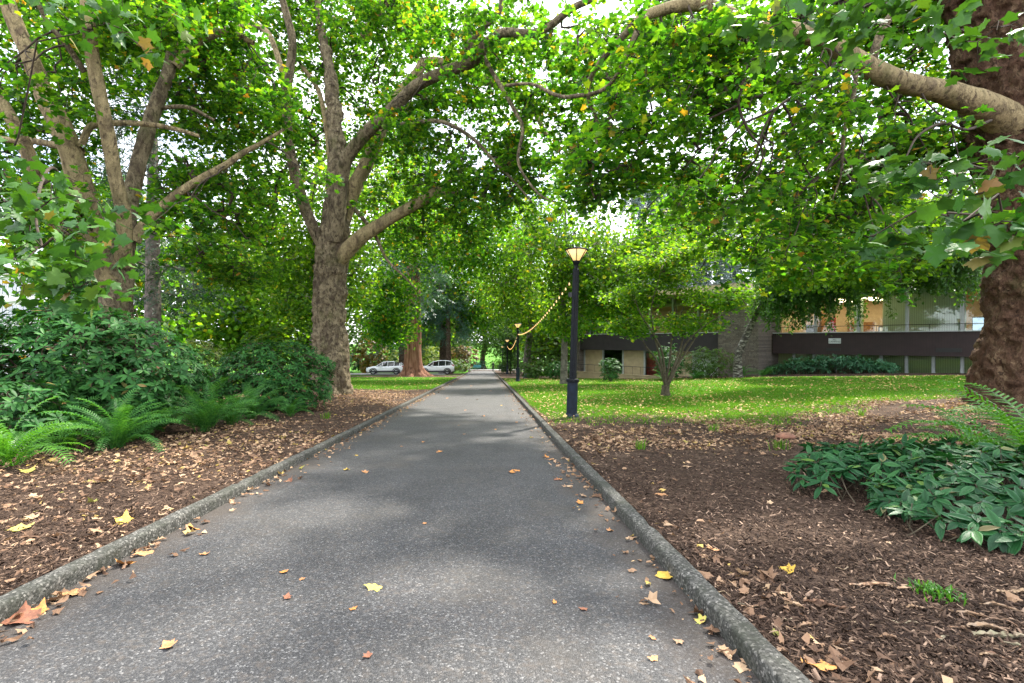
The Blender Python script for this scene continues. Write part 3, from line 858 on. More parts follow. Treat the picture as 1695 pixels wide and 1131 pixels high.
def near_right():
    b = (12.75, 11.6)
    bz = float(G(*b))
    trunk = [(12.85,11.6,bz-.35,1.05), (12.85,11.6,bz+.5,.96), *limb_pts([(1704,560,11.5,.86),(1708,480,11.5,.84),(1711,420,11.5,.82),(1700,350,11.5,.83),(1690,290,11.5,.87),(1680,230,11.5,.92),(1668,180,11.4,.86),(1652,110,11.3,.78),(1640,50,11.2,.74),(1625,0,11.1,.7),(1600,-80,11,.6),(1590,-200,11,.45)])]
    limbs = [limb_pts(r) for r in (
        [(1720,235,11.3,.8),(1680,210,11.15,.66),(1645,188,11,.53),(1608,170,10.8,.45),(1560,152,10.6,.35),(1505,140,10.3,.33),(1455,122,10,.32),(1415,98,9.8,.29),(1375,75,9.6,.26),(1335,58,9.4,.24),(1290,46,9.2,.22),(1245,42,9,.2),(1205,24,8.9,.19),(1160,8,8.8,.18),(1115,12,8.8,.17),(1070,26,8.8,.14),(1050,40,8.8,.11)],
        [(1440,112,9.9,.16),(1448,85,9.8,.13),(1460,50,9.7,.12),(1480,22,9.6,.12),(1520,-10,9.5,.11)],
        [(1418,118,9.7,.07),(1412,160,9.6,.065),(1400,205,9.6,.06),(1394,250,9.6,.055),(1392,290,9.6,.035),(1378,330,9.6,.02)],
        [(1062,28,8.8,.12),(1030,62,9,.1),(1000,95,9.3,.085),(978,130,9.6,.075),(974,165,9.9,.065),(988,200,10.1,.05),(986,250,10.3,.04),(978,310,10.6,.03),(995,345,10.8,.02)],
        [(1060,40,8.8,.09),(1010,140,9.2,.06),(950,160,9.6,.06),(920,158,9.9,.06),(880,140,10.3,.05),(838,142,10.6,.05)],
        [(1382,105,9.6,.05),(1350,140,9.4,.045),(1295,172,9.2,.04),(1268,205,9.1,.035),(1250,255,9,.03)],
        [(1240,48,9,.06),(1232,130,9,.05),(1222,172,9,.04),(1240,220,9,.035),(1262,250,9,.03),(1250,300,9,.028),(1225,330,9,.02)],
        [(1222,175,9,.035),(1190,190,9.1,.03),(1165,205,9.2,.025),(1155,245,9.3,.02),(1135,280,9.4,.015)],
        [(1600,-60,11,.3),(1500,-120,10.3,.25),(1350,-160,9.5,.2),(1200,-190,9,.15)],
        [(1640,200,10.6,.05),(1600,215,10,.045),(1560,205,9.4,.04),(1520,225,9,.03),(1500,260,8.7,.02)],
    )]
    blobs = [blob(1530,60,13.5,2.4,1.6,1.9,90,seed=21), blob(1390,10,12.5,2.3,1.6,1.2,80,seed=22), blob(1230,130,12.2,2.3,1.9,1.5,110,seed=23), blob(1070,120,12,2.2,1.9,1.6,100,seed=24), blob(1150,60,8.2,1.8,.6,.4,25,seed=33), blob(1300,90,15,4,2,2.4,55,seed=34), blob(1060,60,14,2.6,2,2,45,seed=35), blob(1560,180,15,2.4,1.8,1.8,35,seed=36),
             blob(1010,250,10.6,1.2,2,1.3,75,seed=25), blob(1370,250,13,2.8,2.2,1.5,120,seed=26), blob(1530,290,12.3,1.7,1.6,1.1,70,seed=27), blob(1160,320,14.2,2.1,2.2,1.4,80,seed=28),
             blob(1400,-190,10,5,5,2.3,45,seed=29), blob(1330,400,14,2.2,2,.8,70,seed=30)]
    root = plane_tree(b, "dark craggy-barked plane tree at the right edge with a long limb arching over the lawn", trunk, limbs, blobs, 27, 'plane_leaf', 'bark_red', ['bark_pale','bark','bark','bark','bark','twig','twig','twig','bark','twig'], .142, .15, 2.6, .1, seed=61, ridge=.9, zs=.8, tk=.84, lk=.63, drops=((0, 0, 2, 5), 20))
    nodes = np.array([q[:3] for q in limb_pts([(1600,215,10,.04),(1560,150,8,.04),(1500,100,6.8,.03),(1640,300,7,.02),(1660,360,5,.02),(1450,40,6.5,.02),(1330,30,6.3,.02)])])
    tg = np.concatenate([blob(1662,375,4.2,.22,.3,.2,6,thr=-9), blob(1600,290,6,.5,.6,.45,9,thr=-9), blob(1500,260,6.6,.6,.6,.4,9,thr=-9), blob(1450,400,6.5,.5,.4,.2,8,thr=-9), blob(1480,15,6,.8,.7,.3,14,thr=-9), blob(1300,25,6.5,.8,.7,.3,12,thr=-9), blob(1660,70,6,.4,.5,.5,6,thr=-9), blob(1590,380,6.8,.5,.5,.3,5,thr=-9)])
    pp, rr = grow(nodes, tg, tip=.004, rmax=.014, jit=.13)
    V, Q = tubes_batch(pp, rr, 6)
    obj('hanging_twigs', V, Q, M['twig'], root, True)
    V, T = cloud(tg, 6, (.17,.17,.1), .19, T_HI, .75, .6, .8)
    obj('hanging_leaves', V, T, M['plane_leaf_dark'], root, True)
near_right()

# ------------------------------------------------------------------ other trees
def simple_tree(name, label, x, y, h, r0, blobs, per, leaf, bark, size, temps, spread, lean=(0,0), group=None, fork=.45, up=.7, nsp=.8, droop=.5, nl=5, tip=.012, rmax=.12, flare=.35, seed=0):
    z = float(G(x, y))
    root = empty(name, (x, y, z), label, 'tree', group)
    top = np.array([x+lean[0], y+lean[1], z+h])
    b = np.array([x, y, z])
    rr = np.random.default_rng(seed+900)
    pts = [(*(b-[0,0,.3]), r0*1.1)]
    for f in (.12, .3, .5, .7, .88, 1.):
        p = b+(top-b)*f+rr.normal(0, r0*.5, 3)*[1,1,0]
        pts.append((*p, r0*(1-.85*f)+.02))
    V, Q, tp = bumpy_tube(pts, .3, 20, r0*.1, 1.4/max(r0,.3), seed, flare, z)
    obj('trunk', V, Q, M[bark], root, True)
    tg = np.concatenate(blobs)
    nodes = [tp[int(len(tp)*fork):]]
    for i in range(nl):
        s = tp[int(len(tp)*(fork+(1-fork)*i/nl*.8))]
        e = tg[rr.integers(0, len(tg))]
        m = (s+e)/2+np.array([0,0,np.linalg.norm(e-s)*.12])
        r1 = r0*.32
        V, Q, lp = bumpy_tube([(*s, r1), (*m, r1*.6), (*e, r1*.2)], .4, 8, .03, 1.5, seed+i)
        obj('limb', V, Q, M[bark], root, True)
        nodes.append(lp[2:])
    pp, rd = grow(np.concatenate(nodes), tg, tip=tip, rmax=rmax, jit=.1)
    V, Q = tubes_batch(pp, rd, 4)
    obj('twigs', V, Q, M[bark], root, True)
    V, T = cloud(tg, per, spread, size, temps, up, nsp, droop)
    obj('crown', V, T, M[leaf], root)
    return root

def wb(x, y, z, rx, ry, rz, n, seed=0, thr=-.25):     # crown mass given in metres above the ground at (x, y)
    c = np.array([x, y, float(G(x, y))+z])
    return blob(c, None, None, rx, ry, rz, n, .4, thr, seed)

ROW = 'plane trees further along the path'
# (x, y, h, trunk r, label)
simple_tree('plane_tree', "slender grey-trunked plane tree on the right behind the second lamp post", 4.1, 47, 17, .36,
    [wb(3.5,47,8,4.5,4.5,3.2,170,41), wb(1.5,44,11.5,5,5,3.5,170,42), wb(6,48,5.2,2.6,2.6,1.7,70,43), wb(3,46,16,5,5,3,90,44)], 26, 'lime_leaf', 'bark_grey', .24, T_LOW, (.6,.6,.4), group=ROW, seed=1)
simple_tree('plane_tree', "forked plane tree leaning left above the rear of the right-hand parked car", -6.1, 69, 20, .6,
    [wb(-7,69,9,4.5,4,3,150,45), wb(-4,66,13,6,5,4,170,46), wb(-1.5,68,8.5,3.6,4,2.4,110,47), wb(-6,69,18,6,5,3,90,48)], 24, 'plane_leaf', 'bark_brown', .3, T_LOW, (.75,.75,.5), lean=(-1.2,0), group=ROW, seed=2, fork=.3)
simple_tree('plane_tree', "tall plane tree closing the right side of the path beyond the third lamp", 7.5, 74, 19, .5,
    [wb(6,74,9,5.5,5,3.5,150,49), wb(3,72,13,5,5,4,150,50), wb(8,74,4.6,3.4,3,1.8,90,51), wb(6,74,18,5.5,5,3,80,52)], 24, 'mid_leaf', 'bark_brown', .3, T_LOW, (.75,.75,.5), group=ROW, seed=3)
simple_tree('plane_tree', "broad green plane tree filling the gap at the far end of the path", -.6, 112, 22, .6,
    [wb(-1,112,9,7,6,5,190,53), wb(5,113,8,6,6,5.5,150,54), wb(-9,112,9,6,6,6,150,55), wb(0,112,17,10,6,5,140,56)], 22, 'mid_leaf', 'bark_brown', .4, T_LOW, (1.,1.,.7), group=ROW, seed=4)
simple_tree('plane_tree', "yellow-green plane tree on the left lawn, trunk hidden behind the thick one", -11.5, 33, 17, .45,
    [wb(-11,33,7.2,4.2,4,2.6,180,57), wb(-9,32,11.5,5,4.5,3.4,180,58), wb(-14.5,33,9.5,3.6,4,3.2,130,59), wb(-11.5,31,5.0,2.4,2.4,1.1,70,60), wb(-11,34,16,7,4,4,100,76)], 26, 'lime_leaf', 'bark_grey', .22, T_LOW, (.55,.55,.36), group=ROW, seed=5)
simple_tree('plane_tree', "leafy plane tree behind the thick trunk whose long low boughs hang before the sequoia", -13.4, 40.5, 17, .4,
    [wb(-8.4,41,7,2.6,3,2.6,140,61), wb(-8.2,41,4.5,1.9,2,1.4,70,62), wb(-5.2,41,12.4,4.5,4.5,2.6,150,63), wb(-1.2,40,11,3,3,1.9,100,64), wb(-8,42,17,6,4,4,110,77)], 26, 'plane_leaf', 'bark_grey', .23, T_LOW, (.55,.55,.4), group=ROW, seed=6)
simple_tree('plane_tree', "bright green plane tree whose slim trunk stands just behind the nearest lamp", 5.3, 33, 14, .22,
    [wb(6.2,32,6.4,2.7,2.7,1.9,140,65), wb(8.8,33,8.4,3.2,3.2,2.4,150,66), wb(4.6,31,9.2,3,3,2.3,120,67), wb(5.4,31.5,4.2,1.6,1.6,.8,45,68), wb(12,33,9.6,3.2,3,2.2,110,69), wb(9.3,33,5.0,1.7,1.6,1.1,70,80), wb(6,34,13,5,4,3,85,81)], 26, 'lime_leaf', 'bark_grey', .2, T_LOW, (.5,.5,.32), group=ROW, seed=7)
simple_tree('plane_tree', "lime-green tree at the right whose boughs hang over the office roof", 27.8, 25, 13, .3,
    [wb(17.5,24,7.4,3,2.6,1.7,150,70), wb(14.2,23,7.7,2.4,2.4,1.7,110,71), wb(21.5,24,8.2,3,2.6,1.9,120,72), wb(15.5,24,5.7,1.9,1.6,.8,50,73), wb(19,25,5.7,2.2,1.5,.8,40,74), wb(22.5,25,6,2,1.5,.9,40,75), wb(20,27,12,5,3,3,80,78), wb(13,27,10.5,3.4,3,2.2,65,79)], 26, 'lime_leaf', 'bark_grey', .18, T_LOW, (.45,.45,.3), group=ROW, seed=8)

# dark tree walls behind
BACK = 'background trees'
def back_tree(label, x, y, h, rx, leaf, seed, n=230, size=.42, low=.28, rz=None):
    simple_tree('broadleaf_tree', label, x, y, h, .4, [wb(x, y, h*.6, rx, rx, h*.38, n, seed), wb(x, y, h*low, rx*.9, rx*.9, h*.18, int(n*.4), seed+1)], 20, leaf, 'bark_brown', size, T_LOW, (.9,.9,.6), group=BACK, seed=seed, fork=.25)
back_tree("pale yellow-green tree glowing between fir and thick plane trunk", -23.5, 47, 14, 5, 'lime_leaf', 123)
back_tree("dark dense tree behind the left end of the road, far left", -33, 52, 18, 6.5, 'mid_leaf', 101)
back_tree("mid-green tree standing behind the dark conifer at the left", -22, 60, 20, 6.5, 'mid_leaf', 103)
back_tree("tall bushy tree behind the pale car's bonnet", -17, 78, 22, 6.5, 'mid_leaf', 105)
back_tree("yellowish-green tree directly behind the two parked cars", -10.5, 84, 20, 5.5, 'lime_leaf', 107)
back_tree("dark green tree to the left of the far end of the path", -8, 100, 18, 5.5, 'mid_leaf', 109)
back_tree("dark tree behind the brick-red window poster end of the office", 17, 66, 20, 7, 'mid_leaf', 111)
back_tree("green tree behind the white-capped fence posts", 9, 62, 15, 4.5, 'lime_leaf', 113)
back_tree("dull green tree towering behind the office roof at the right", 40, 62, 22, 8, 'mid_leaf', 115, 260)
back_tree("green tree at the far right behind the office, beside the craggy trunk", 52, 48, 20, 7, 'lime_leaf', 117)
back_tree("leafy tree high behind the far left rhododendron", -27, 34, 15, 4.6, 'plane_leaf', 119)
back_tree("green tree closing the view right of the black-clad walker", 7, 118, 20, 6, 'mid_leaf', 121, 200)

def conifer(name, label, x, y, h, r0, cr, leaf, bark, n, size, z0=.15, group=None, seed=0, flare=.5, drop=.6, temps=None, per=16, taper=.75, cat='tree'):
    z = float(G(x, y))
    root = empty(name, (x, y, z), label, cat, group)
    pts = [(x, y, z-.3, r0*1.1), (x, y, z+h*.06, r0*.92), (x, y, z+h*.2, r0*.8), (x, y, z+h*.6, r0*.45), (x, y, z+h, .04)]
    V, Q, tp = bumpy_tube(pts, .25, 40, r0*.12, 1.6/max(r0, .3), seed, flare, z, 7, .6, .15)
    obj('trunk', V, Q, M[bark], root, True)
    rr = np.random.default_rng(seed)
    t = rr.uniform(z0, 1, n)**.9
    a = rr.uniform(0, 2*np.pi, n)
    br = cr*(1-t*taper)*rr.uniform(.3, 1, n)**.5
    c = np.column_stack([x+np.cos(a)*br, y+np.sin(a)*br, z+t*h-drop*br*.6])
    c = c[fbm(c*.45, 2, 50+seed) > -.28]
    nodes = np.column_stack([np.full(60, x), np.full(60, y), z+np.linspace(z0, .98, 60)*h])
    pp, rd = grow(nodes, c, tip=.014, rmax=.09, jit=.06, arch=.1)
    V, Q = tubes_batch(pp, rd, 4)
    obj('branches', V, Q, M[bark], root, True)
    nn = len(c)*per
    cc = np.repeat(c, per, 0)
    pos = cc + rr.normal(0, 1, (nn,3))*[.45,.45,.4]
    rad = unit((cc-np.array([x,y,0]))*[1,1,0])
    tipv = rad*.6 + np.array([0,0,-drop]) + rr.normal(0, .3, (nn,3))
    V, T = place(temps or T_NEEDLE, pos, leaf_normals(nn, .8, .5), tipv, size*rr.uniform(.7, 1.3, nn))
    obj('crown', V, T, M[leaf], root)
    return root
conifer('sequoia_tree', "giant sequoia with flared red fibrous trunk between the two parked cars", -8.1, 53.5, 30, 1.02, 5, 'cedar_leaf', 'sequoia', 420, .75, .24, seed=5, flare=.95, drop=.9)
conifer('cedar_tree', "blue-green drooping cedar right of the sequoia, beside the path", -5.2, 66, 24, .4, 3.9, 'cedar_leaf', 'bark_brown', 420, .75, .2, seed=6, drop=1.1)
conifer('fir_tree', "grey-trunked dark fir rising just behind the left rhododendron", -17.6, 25.5, 24, .42, 4.2, 'fir_leaf', 'bark_grey', 420, .55, .2, seed=7, drop=.8)
conifer('fir_tree', "dark fir standing between the thick plane tree and the sequoia", -11.6, 66, 22, .4, 4.4, 'cedar_leaf', 'bark_brown', 380, .8, .16, seed=8, drop=.9)
conifer('cypress', "dark narrow cone-shaped conifer behind the third lamp post", 3.3, 66, 4.9, .12, 1.1, 'dark_leaf', 'bark_brown', 200, .3, .02, seed=9, flare=.1, drop=-.3, taper=.9, temps=T_SPRAY)

# Japanese maple on the lawn: several stems from one short bole
def lawn_maple():
    D = 20.6
    x, y = (1101-805)/800*D, D
    z = float(G(x, y))
    root = empty('small_maple', (x, y, z), "small many-stemmed maple standing alone on the right lawn", 'tree')
    V, Q, tp = bumpy_tube([(x,y,z-.2,.17),(x,y,z+.2,.13),(x+.02,y,z+.45,.14)], .06, 24, .03, 5, 4, .5, z)
    obj('trunk', V, Q, M['bark_maple'], root, True)
    stems = [[(1102,640),(1088,600),(1070,575),(1052,545),(1030,525)], [(1101,640),(1094,600),(1082,550),(1078,510),(1090,465),(1095,440)],
             [(1103,640),(1108,600),(1112,560),(1120,520),(1112,470)], [(1104,640),(1120,605),(1135,570),(1160,545),(1195,522),(1235,505)],
             [(1104,640),(1118,600),(1130,560),(1125,530),(1140,490),(1160,455)], [(1102,640),(1097,590),(1085,560),(1060,520),(1050,490)], [(1106,640),(1125,600),(1150,560),(1165,525),(1190,490),(1215,470)]]
    nodes = []
    for i, st in enumerate(stems):
        dd = [D, D+(-1)**i*.25, D+(-1)**i*.55, D+(-1)**i*.9, D+(-1)**i*1.2, D+(-1)**i*1.5]
        rows = [(*P(a, b_, dd[k]), max(.055-.01*k, .01)) for k, (a, b_) in enumerate(st)]
        rows[0] = (x+.05*math.cos(i), y+.05*math.sin(i), z+.33, .06)
        V, Q, lp = bumpy_tube(rows, .08, 10, .012, 4, i)
        obj('stem', V, Q, M['bark_maple'], root, True)
        nodes.append(lp[4:])
    tg = np.concatenate([blob(1120,455,D,1.8,1.5,.8,75,thr=-.4,seed=1), blob(1190,490,D,1.3,1.4,.5,50,thr=-.4,seed=2), blob(1050,490,D,1.1,1.3,.55,70,thr=-.4,seed=3), blob(1130,535,D+.6,1.8,1.3,.5,60,seed=4), blob(1160,415,D,1.5,1.4,.5,60,thr=-.4,seed=6), blob(1060,540,D,1.1,1.2,.4,45,seed=7), blob(1085,430,D,1.2,1.2,.45,50,seed=8), blob(1215,505,D,.6,.9,.3,25,seed=5)])
    pp, rd = grow(np.concatenate(nodes), tg, tip=.004, rmax=.025, jit=.1)
    V, Q = tubes_batch(pp, rd, 4); obj('twigs', V, Q, M['bark_maple'], root, True)
    V, T = cloud(tg, 24, (.28,.28,.1), .125, T_LOW, 1.1, .55); obj('crown', V, T, M['lime_leaf'], root)
lawn_maple()

# weeping trees
def weeping(name, label, base, stem, arches, leaf, bark, strands, smin, smax, size, per_m, seed, spread=.05, temps=None, group=None, dir_spread=1.3):
    z = float(G(*base))
    root = empty(name, (*base, z), label, 'tree', group)
    V, Q, tp = bumpy_tube([(*base, z-.2, stem[0][3]*1.2)]+stem, .15, 16, .03, 2, seed, .3, z)
    obj('trunk', V, Q, M[bark], root, True)
    rr = np.random.default_rng(seed)
    nodes = []
    for i, a in enumerate(arches):
        V, Q, lp = bumpy_tube(a, .2, 8, .02, 2, seed+i)
        obj('limb', V, Q, M[bark], root, True)
        nodes.append(lp[2:])
    nodes = np.concatenate(nodes)
    st = nodes[rr.integers(0, len(nodes), strands)] + rr.normal(0, .25, (strands,3))
    L = rr.uniform(smin, smax, strands)
    o = rr.normal(0, dir_spread, (strands,2))
    K = 6
    f = np.linspace(0, 1, K)
    pts = st[:,None] + np.stack([o[:,0:1]*np.sqrt(f)[None]*.8, o[:,1:2]*np.sqrt(f)[None]*.8, .35*np.sin(np.pi*np.minimum(f*1.6, 1))[None]-L[:,None]*f[None]**1.5], -1) + rr.normal(0, .05, (strands,K,3))
    V, Q = tubes_batch(pts, np.tile(np.linspace(.014, .004, K), (strands,1)), 3)
    obj('twigs', V, Q, M[bark], root, True)
    n = int((L*per_m).sum())
    w_ = rr.choice(strands, n, p=L/L.sum()); ft = rr.uniform(.08, 1, n)*(K-1); i0 = np.minimum(ft.astype(int), K-2); fr = (ft-i0)[:,None]
    pos = pts[w_, i0]*(1-fr) + pts[w_, i0+1]*fr + rr.normal(0, spread, (n,3))
    V, T = place(temps or T_DIA, pos, unit(rr.normal(0, 1, (n,3))+[0,-.3,.5]), np.array([0,0,-1.])+rr.normal(0, .5, (n,3)), size*rr.uniform(.7, 1.3, n))
    obj('crown', V, T, M[leaf], root)
D = 31
weeping('weeping_birch', "weeping birch leaning against the stone pier, its green strands veiling the office windows", tuple(P(1222,600,33)[:2]),
    [(*P(1222,590,33), .24), (*P(1236,555,33), .21), (*P(1252,520,32.6), .18), (*P(1275,485,32), .15), (*P(1290,440,31.5), .15), (*P(1300,380,31), .08)],
    [limb_pts(r) for r in ([(1290,450,31.5,.12),(1340,420,30,.1),(1400,400,28.5,.08),(1470,385,27.5,.06),(1540,385,26.5,.05),(1590,400,26,.03)], [(1296,420,31.3,.1),(1360,375,29.5,.08),(1440,345,28,.06),(1520,345,27,.05),(1570,370,26.4,.03)], [(1275,480,32,.09),(1300,455,31,.07),(1350,445,29.6,.05),(1400,448,28.6,.03)], [(1500,360,27,.06),(1540,345,26.4,.05),(1580,380,25.8,.03)])],
    'birch_leaf', 'birch', 1100, .9, 3.4, .2, 50, 71, .1)
weeping('weeping_birch', "tall silvery weeping tree with blue-grey strands high behind the lawn maple", (21.5, 56),
    [(21.5, 56, 2, .4), (21.6, 56, 8, .3), (21.2, 56, 14, .2), (21, 56, 22, .08)],
    [[(21.4,56,6,.12),(18.5,54.5,8,.08),(16,54,7.5,.03)], [(21.4,56,10,.12),(18,54.5,13,.08),(15.5,54,12.5,.03)], [(21.4,56,14,.12),(25,54.5,17,.08),(28,54,16.5,.03)], [(21.3,56,9,.12),(25,55,12,.08),(29,54,11.5,.03)], [(21.2,56,17,.12),(18,55,20,.08),(16,54.5,19.5,.03)], [(21.2,56,19,.1),(23.5,55,21.5,.06),(25.5,54,21,.03)], [(21.4,56,5,.1),(25,54.5,7.5,.07),(28,54,7,.03)]],
    'blue_leaf', 'bark_grey', 1000, 2, 6.5, .27, 30, 72, .14)
# ------------------------------------------------------------------ shrubs
def shrub(name, label, x, y, rx, ry, h, n, leaf, size, whorl=8, temps=None, stems=6, cat='shrub', group=None, seed=0, base=0., stem_mat='bark_brown', droop=(-.35, .5), inner=.55, stem_r=.03, zc=.5, dens_rot=0):
    """rosettes of leaves over a rounded crown carried on bare crooked stems"""
    z = float(G(x, y))
    root = empty(name, (x, y, z), label, cat, group)
    rr = np.random.default_rng(seed+40)
    q = unit(rr.normal(0, 1, (n*3, 3)))
    lump = 1 + .28*fbm(q*1.7+seed, 3, seed)
    rad = np.where(rr.uniform(0, 1, n*3) < inner, rr.uniform(.9, 1.06, n*3), rr.uniform(.4, .95, n*3))
    p = q*(lump*rad)[:,None]*np.array([rx, ry, h*(1-zc)])
    p[:,2] = np.where(p[:,2] < 0, p[:,2]*zc/(1-zc), p[:,2])
    p += np.array([x, y, z+base+h*zc])
    p = p[p[:,2] > G(p[:,0], p[:,1])+.12][:n]
    nodes = []
    mb = MB()
    for i in range(stems):
        a = rr.uniform(0, 2*np.pi); e = np.array([x+math.cos(a)*rx*.5, y+math.sin(a)*ry*.5, z+h*rr.uniform(.45, .7)])
        s0 = np.array([x+rr.normal(0, rx*.18), y+rr.normal(0, ry*.18), z-.1])
        pts = spline([(*s0, stem_r), (*((s0+e)/2+rr.normal(0, .1*rx, 3)*[1,1,.3]), stem_r*.8), (*e, stem_r*.5)], .12)
        mb.tube(pts[:,:3], pts[:,3], 6); nodes.append(pts[3:,:3])
    if stems:
        pp, rd = grow(np.concatenate(nodes), p, tip=.0035, rmax=stem_r*.7, jit=.1)
        V, Q = tubes_batch(pp, rd, 4); mb.add(V, Q)
        mb.build('stems', M[stem_mat], root, True, True)
    # rosettes
    ax = unit(unit(p-np.array([x, y, z+base+h*.35]))*.75 + np.array([0,0,.75]) + rr.normal(0, .25, p.shape))
    N = len(p)
    u = unit(np.cross(ax, np.array([.3,.2,.9])+rr.normal(0,.2,p.shape))); v = np.cross(ax, u)
    th = (np.arange(whorl)*2*np.pi/whorl)[None]+rr.uniform(0, 6.28, (N,1))+rr.normal(0,.15,(N,whorl))
    el = rr.uniform(droop[0], droop[1], (N,whorl))
    rd = np.cos(th)[...,None]*u[:,None]+np.sin(th)[...,None]*v[:,None]
    tip = rd*np.cos(el)[...,None]+ax[:,None]*np.sin(el)[...,None]
    nr = -rd*np.sin(el)[...,None]+ax[:,None]*np.cos(el)[...,None]
    pos = np.repeat(p[:,None], whorl, 1)+tip*.01
    V, T = place(temps or T_OVAL, pos.reshape(-1,3), nr.reshape(-1,3), tip.reshape(-1,3), size*rr.uniform(.7, 1.2, N*whorl))
    obj('foliage', V, T, M[leaf], root, True)
    return root

shrub('rhododendron', "huge dark glossy rhododendron filling the left edge behind the ferns", -8.35, 9.9, 2.35, 1.7, 2.4, 1650, 'rhodo_leaf', .16, 8, seed=1, stems=9, inner=.6, zc=.5)
shrub('rhododendron', "small dim rhododendron in the gap between the two big ones", -8.3, 13.8, 1.0, 1., 1.3, 260, 'rhodo_leaf', .14, 7, seed=2)
shrub('rhododendron', "rounded rhododendron pressed against the thick plane trunk", -6.45, 14.6, 1.75, 1.35, 2.05, 1050, 'rhodo_leaf', .145, 8, seed=3, inner=.65, zc=.52)
shrub('rhododendron', "low rhododendron at the left edge just behind the brightest fern", -7.6, 7.6, .9, .8, 1.1, 160, 'rhodo_leaf', .16, 8, seed=4)
sh = 'shrubs in front of the office'
z_ = lambda px, py, D: tuple(P(px, py, D)[:2])
shrub('rhododendron', "small round rhododendron on bare stems before the red office window", *z_(1010,625,36), .8, .8, 1.65, 190, 'rhodo_leaf', .17, 7, seed=5, zc=.62, group=sh)
shrub('rhododendron', "wide pale-topped rhododendron spreading beside the stone pier", *z_(1172,625,34.5), 1.75, 1.2, 2.2, 380, 'mid_leaf', .18, 7, seed=6, group=sh)
shrub('rhododendron', "tall dark rhododendron directly behind the lawn maple's stems", *z_(1108,622,35), 1.1, 1., 2.5, 330, 'rhodo_leaf', .17, 7, seed=7, group=sh)
shrub('laurel_shrub', "rounded green shrub just right of the second lamp post", *z_(884,622,44), 1.5, 1.2, 1.6, 320, 'mid_leaf', .17, 7, seed=8, stems=3)
shrub('laurel_shrub', "dark rounded shrub left of the nearest lamp's sleeve", *z_(928,622,42), 1.35, 1.2, 1.6, 320, 'rhodo_leaf', .17, 7, seed=9, stems=3)
shrub('maple_shrub', "pale green layered tree-shrub above the white-capped fence", *z_(908,600,46), 2.2, 1.6, 4.6, 420, 'mid_leaf', .22, 6, T_LOW, seed=10, stems=3, zc=.62)
shrub('hydrangea', "low grey-green plant in the bed beyond the second lamp", *z_(878,626,46), .7, .6, .5, 60, 'cedar_leaf', .17, 6, seed=11, stems=0)
shrub('laurel_shrub', "dark shrub at the kerb below the third lamp post", *z_(836,615,72), 1.0, 1.2, 1.7, 160, 'dark_leaf', .25, 6, seed=12, stems=0)
shrub('yew_hedge', "clipped green hedge to the right of the right-hand car", -5.3, 72, 2.7, 1.3, 2.1, 420, 'mid_leaf', .25, 6, seed=13, stems=0, cat='hedge')
shrub('maple_shrub', "rusty-pink shrub above the hedge near the path's far end", -3.9, 80, 2.6, 1.6, 4.4, 300, 'rust_leaf', .3, 6, T_LOW, seed=14, stems=3, zc=.65)
shrub('maple_shrub', "golden dome-shaped little tree behind the left-hand car", -16.9, 70, 2.6, 2.2, 5.0, 420, 'gold_leaf', .28, 6, T_LOW, seed=15, stems=4, zc=.62, cat='tree')
shrub('laurel_shrub', "dark low shrub left of the golden dome tree", -19.8, 66.5, 2.0, 1.5, 2.2, 200, 'rhodo_leaf', .3, 6, seed=16, stems=0)
shrub('elaeagnus', "silvery pale shrub behind the left-hand car's boot", -13.2, 71, 2.2, 1.6, 3.4, 260, 'pale_leaf', .25, 6, seed=17, stems=0)
shrub('elaeagnus', "pale sunlit shrub mass between the two left rhododendrons", -15.2, 25.2, 1.9, 1.6, 2.6, 420, 'pale_leaf', .16, 6, seed=18, stems=3)
shrub('elaeagnus', "pale yellow-green bush glowing left of the thick plane trunk", -12.4, 29, 2.2, 1.6, 3.9, 420, 'lime_leaf', .2, 6, T_LOW, seed=19, stems=3, zc=.6)
shrub('elaeagnus', "pale silvery bush left of the cedar behind the road", -8.5, 75, 2.2, 1.6, 4.2, 240, 'pale_leaf', .3, 6, seed=23, stems=0)
shrub('laurel_shrub', "blue-green bush at the far end of the path, left of the walker", -2.2, 106.5, 2.6, 1.2, 2., 220, 'cedar_leaf', .35, 6, seed=20, stems=0)
shrub('laurel_shrub', "fresh green bush at the far end of the path, right of the walker", 3.2, 106.5, 2.6, 1.2, 2.2, 220, 'lime_leaf', .35, 6, seed=21, stems=0)
shrub('laurel_shrub', "dark bush in the left corner where path and far plaza meet", -5.0, 93, 1.5, 1.4, 1.5, 180, 'mid_leaf', .3, 6, seed=22, stems=0)

for i, (x, y, rx, h, lf, l) in enumerate(((-28, 80, 4.2, 3.4, 'mid_leaf', "big dark bush at the far left beyond the road"), (-21.5, 84, 3.6, 4.2, 'dark_leaf', "dark evergreen bush behind the golden dome tree"), (-15.5, 86, 3.4, 3.8, 'mid_leaf', "green bush behind the left-hand car's roof"), (-9.8, 87, 3.0, 4.0, 'dark_leaf', "dark bush glimpsed between the sequoia and the right-hand car"), (-5.8, 97, 2.6, 3.2, 'mid_leaf', "green bush at the left end of the far plaza"), (8.5, 100, 3., 3.2, 'mid_leaf', "green bush at the right end of the far plaza"))):
    shrub('laurel_shrub', l, x, y, rx, rx*.6, h, 260, lf, .42, 6, T_LOW, seed=30+i, stems=0, group='bushes beyond the road')

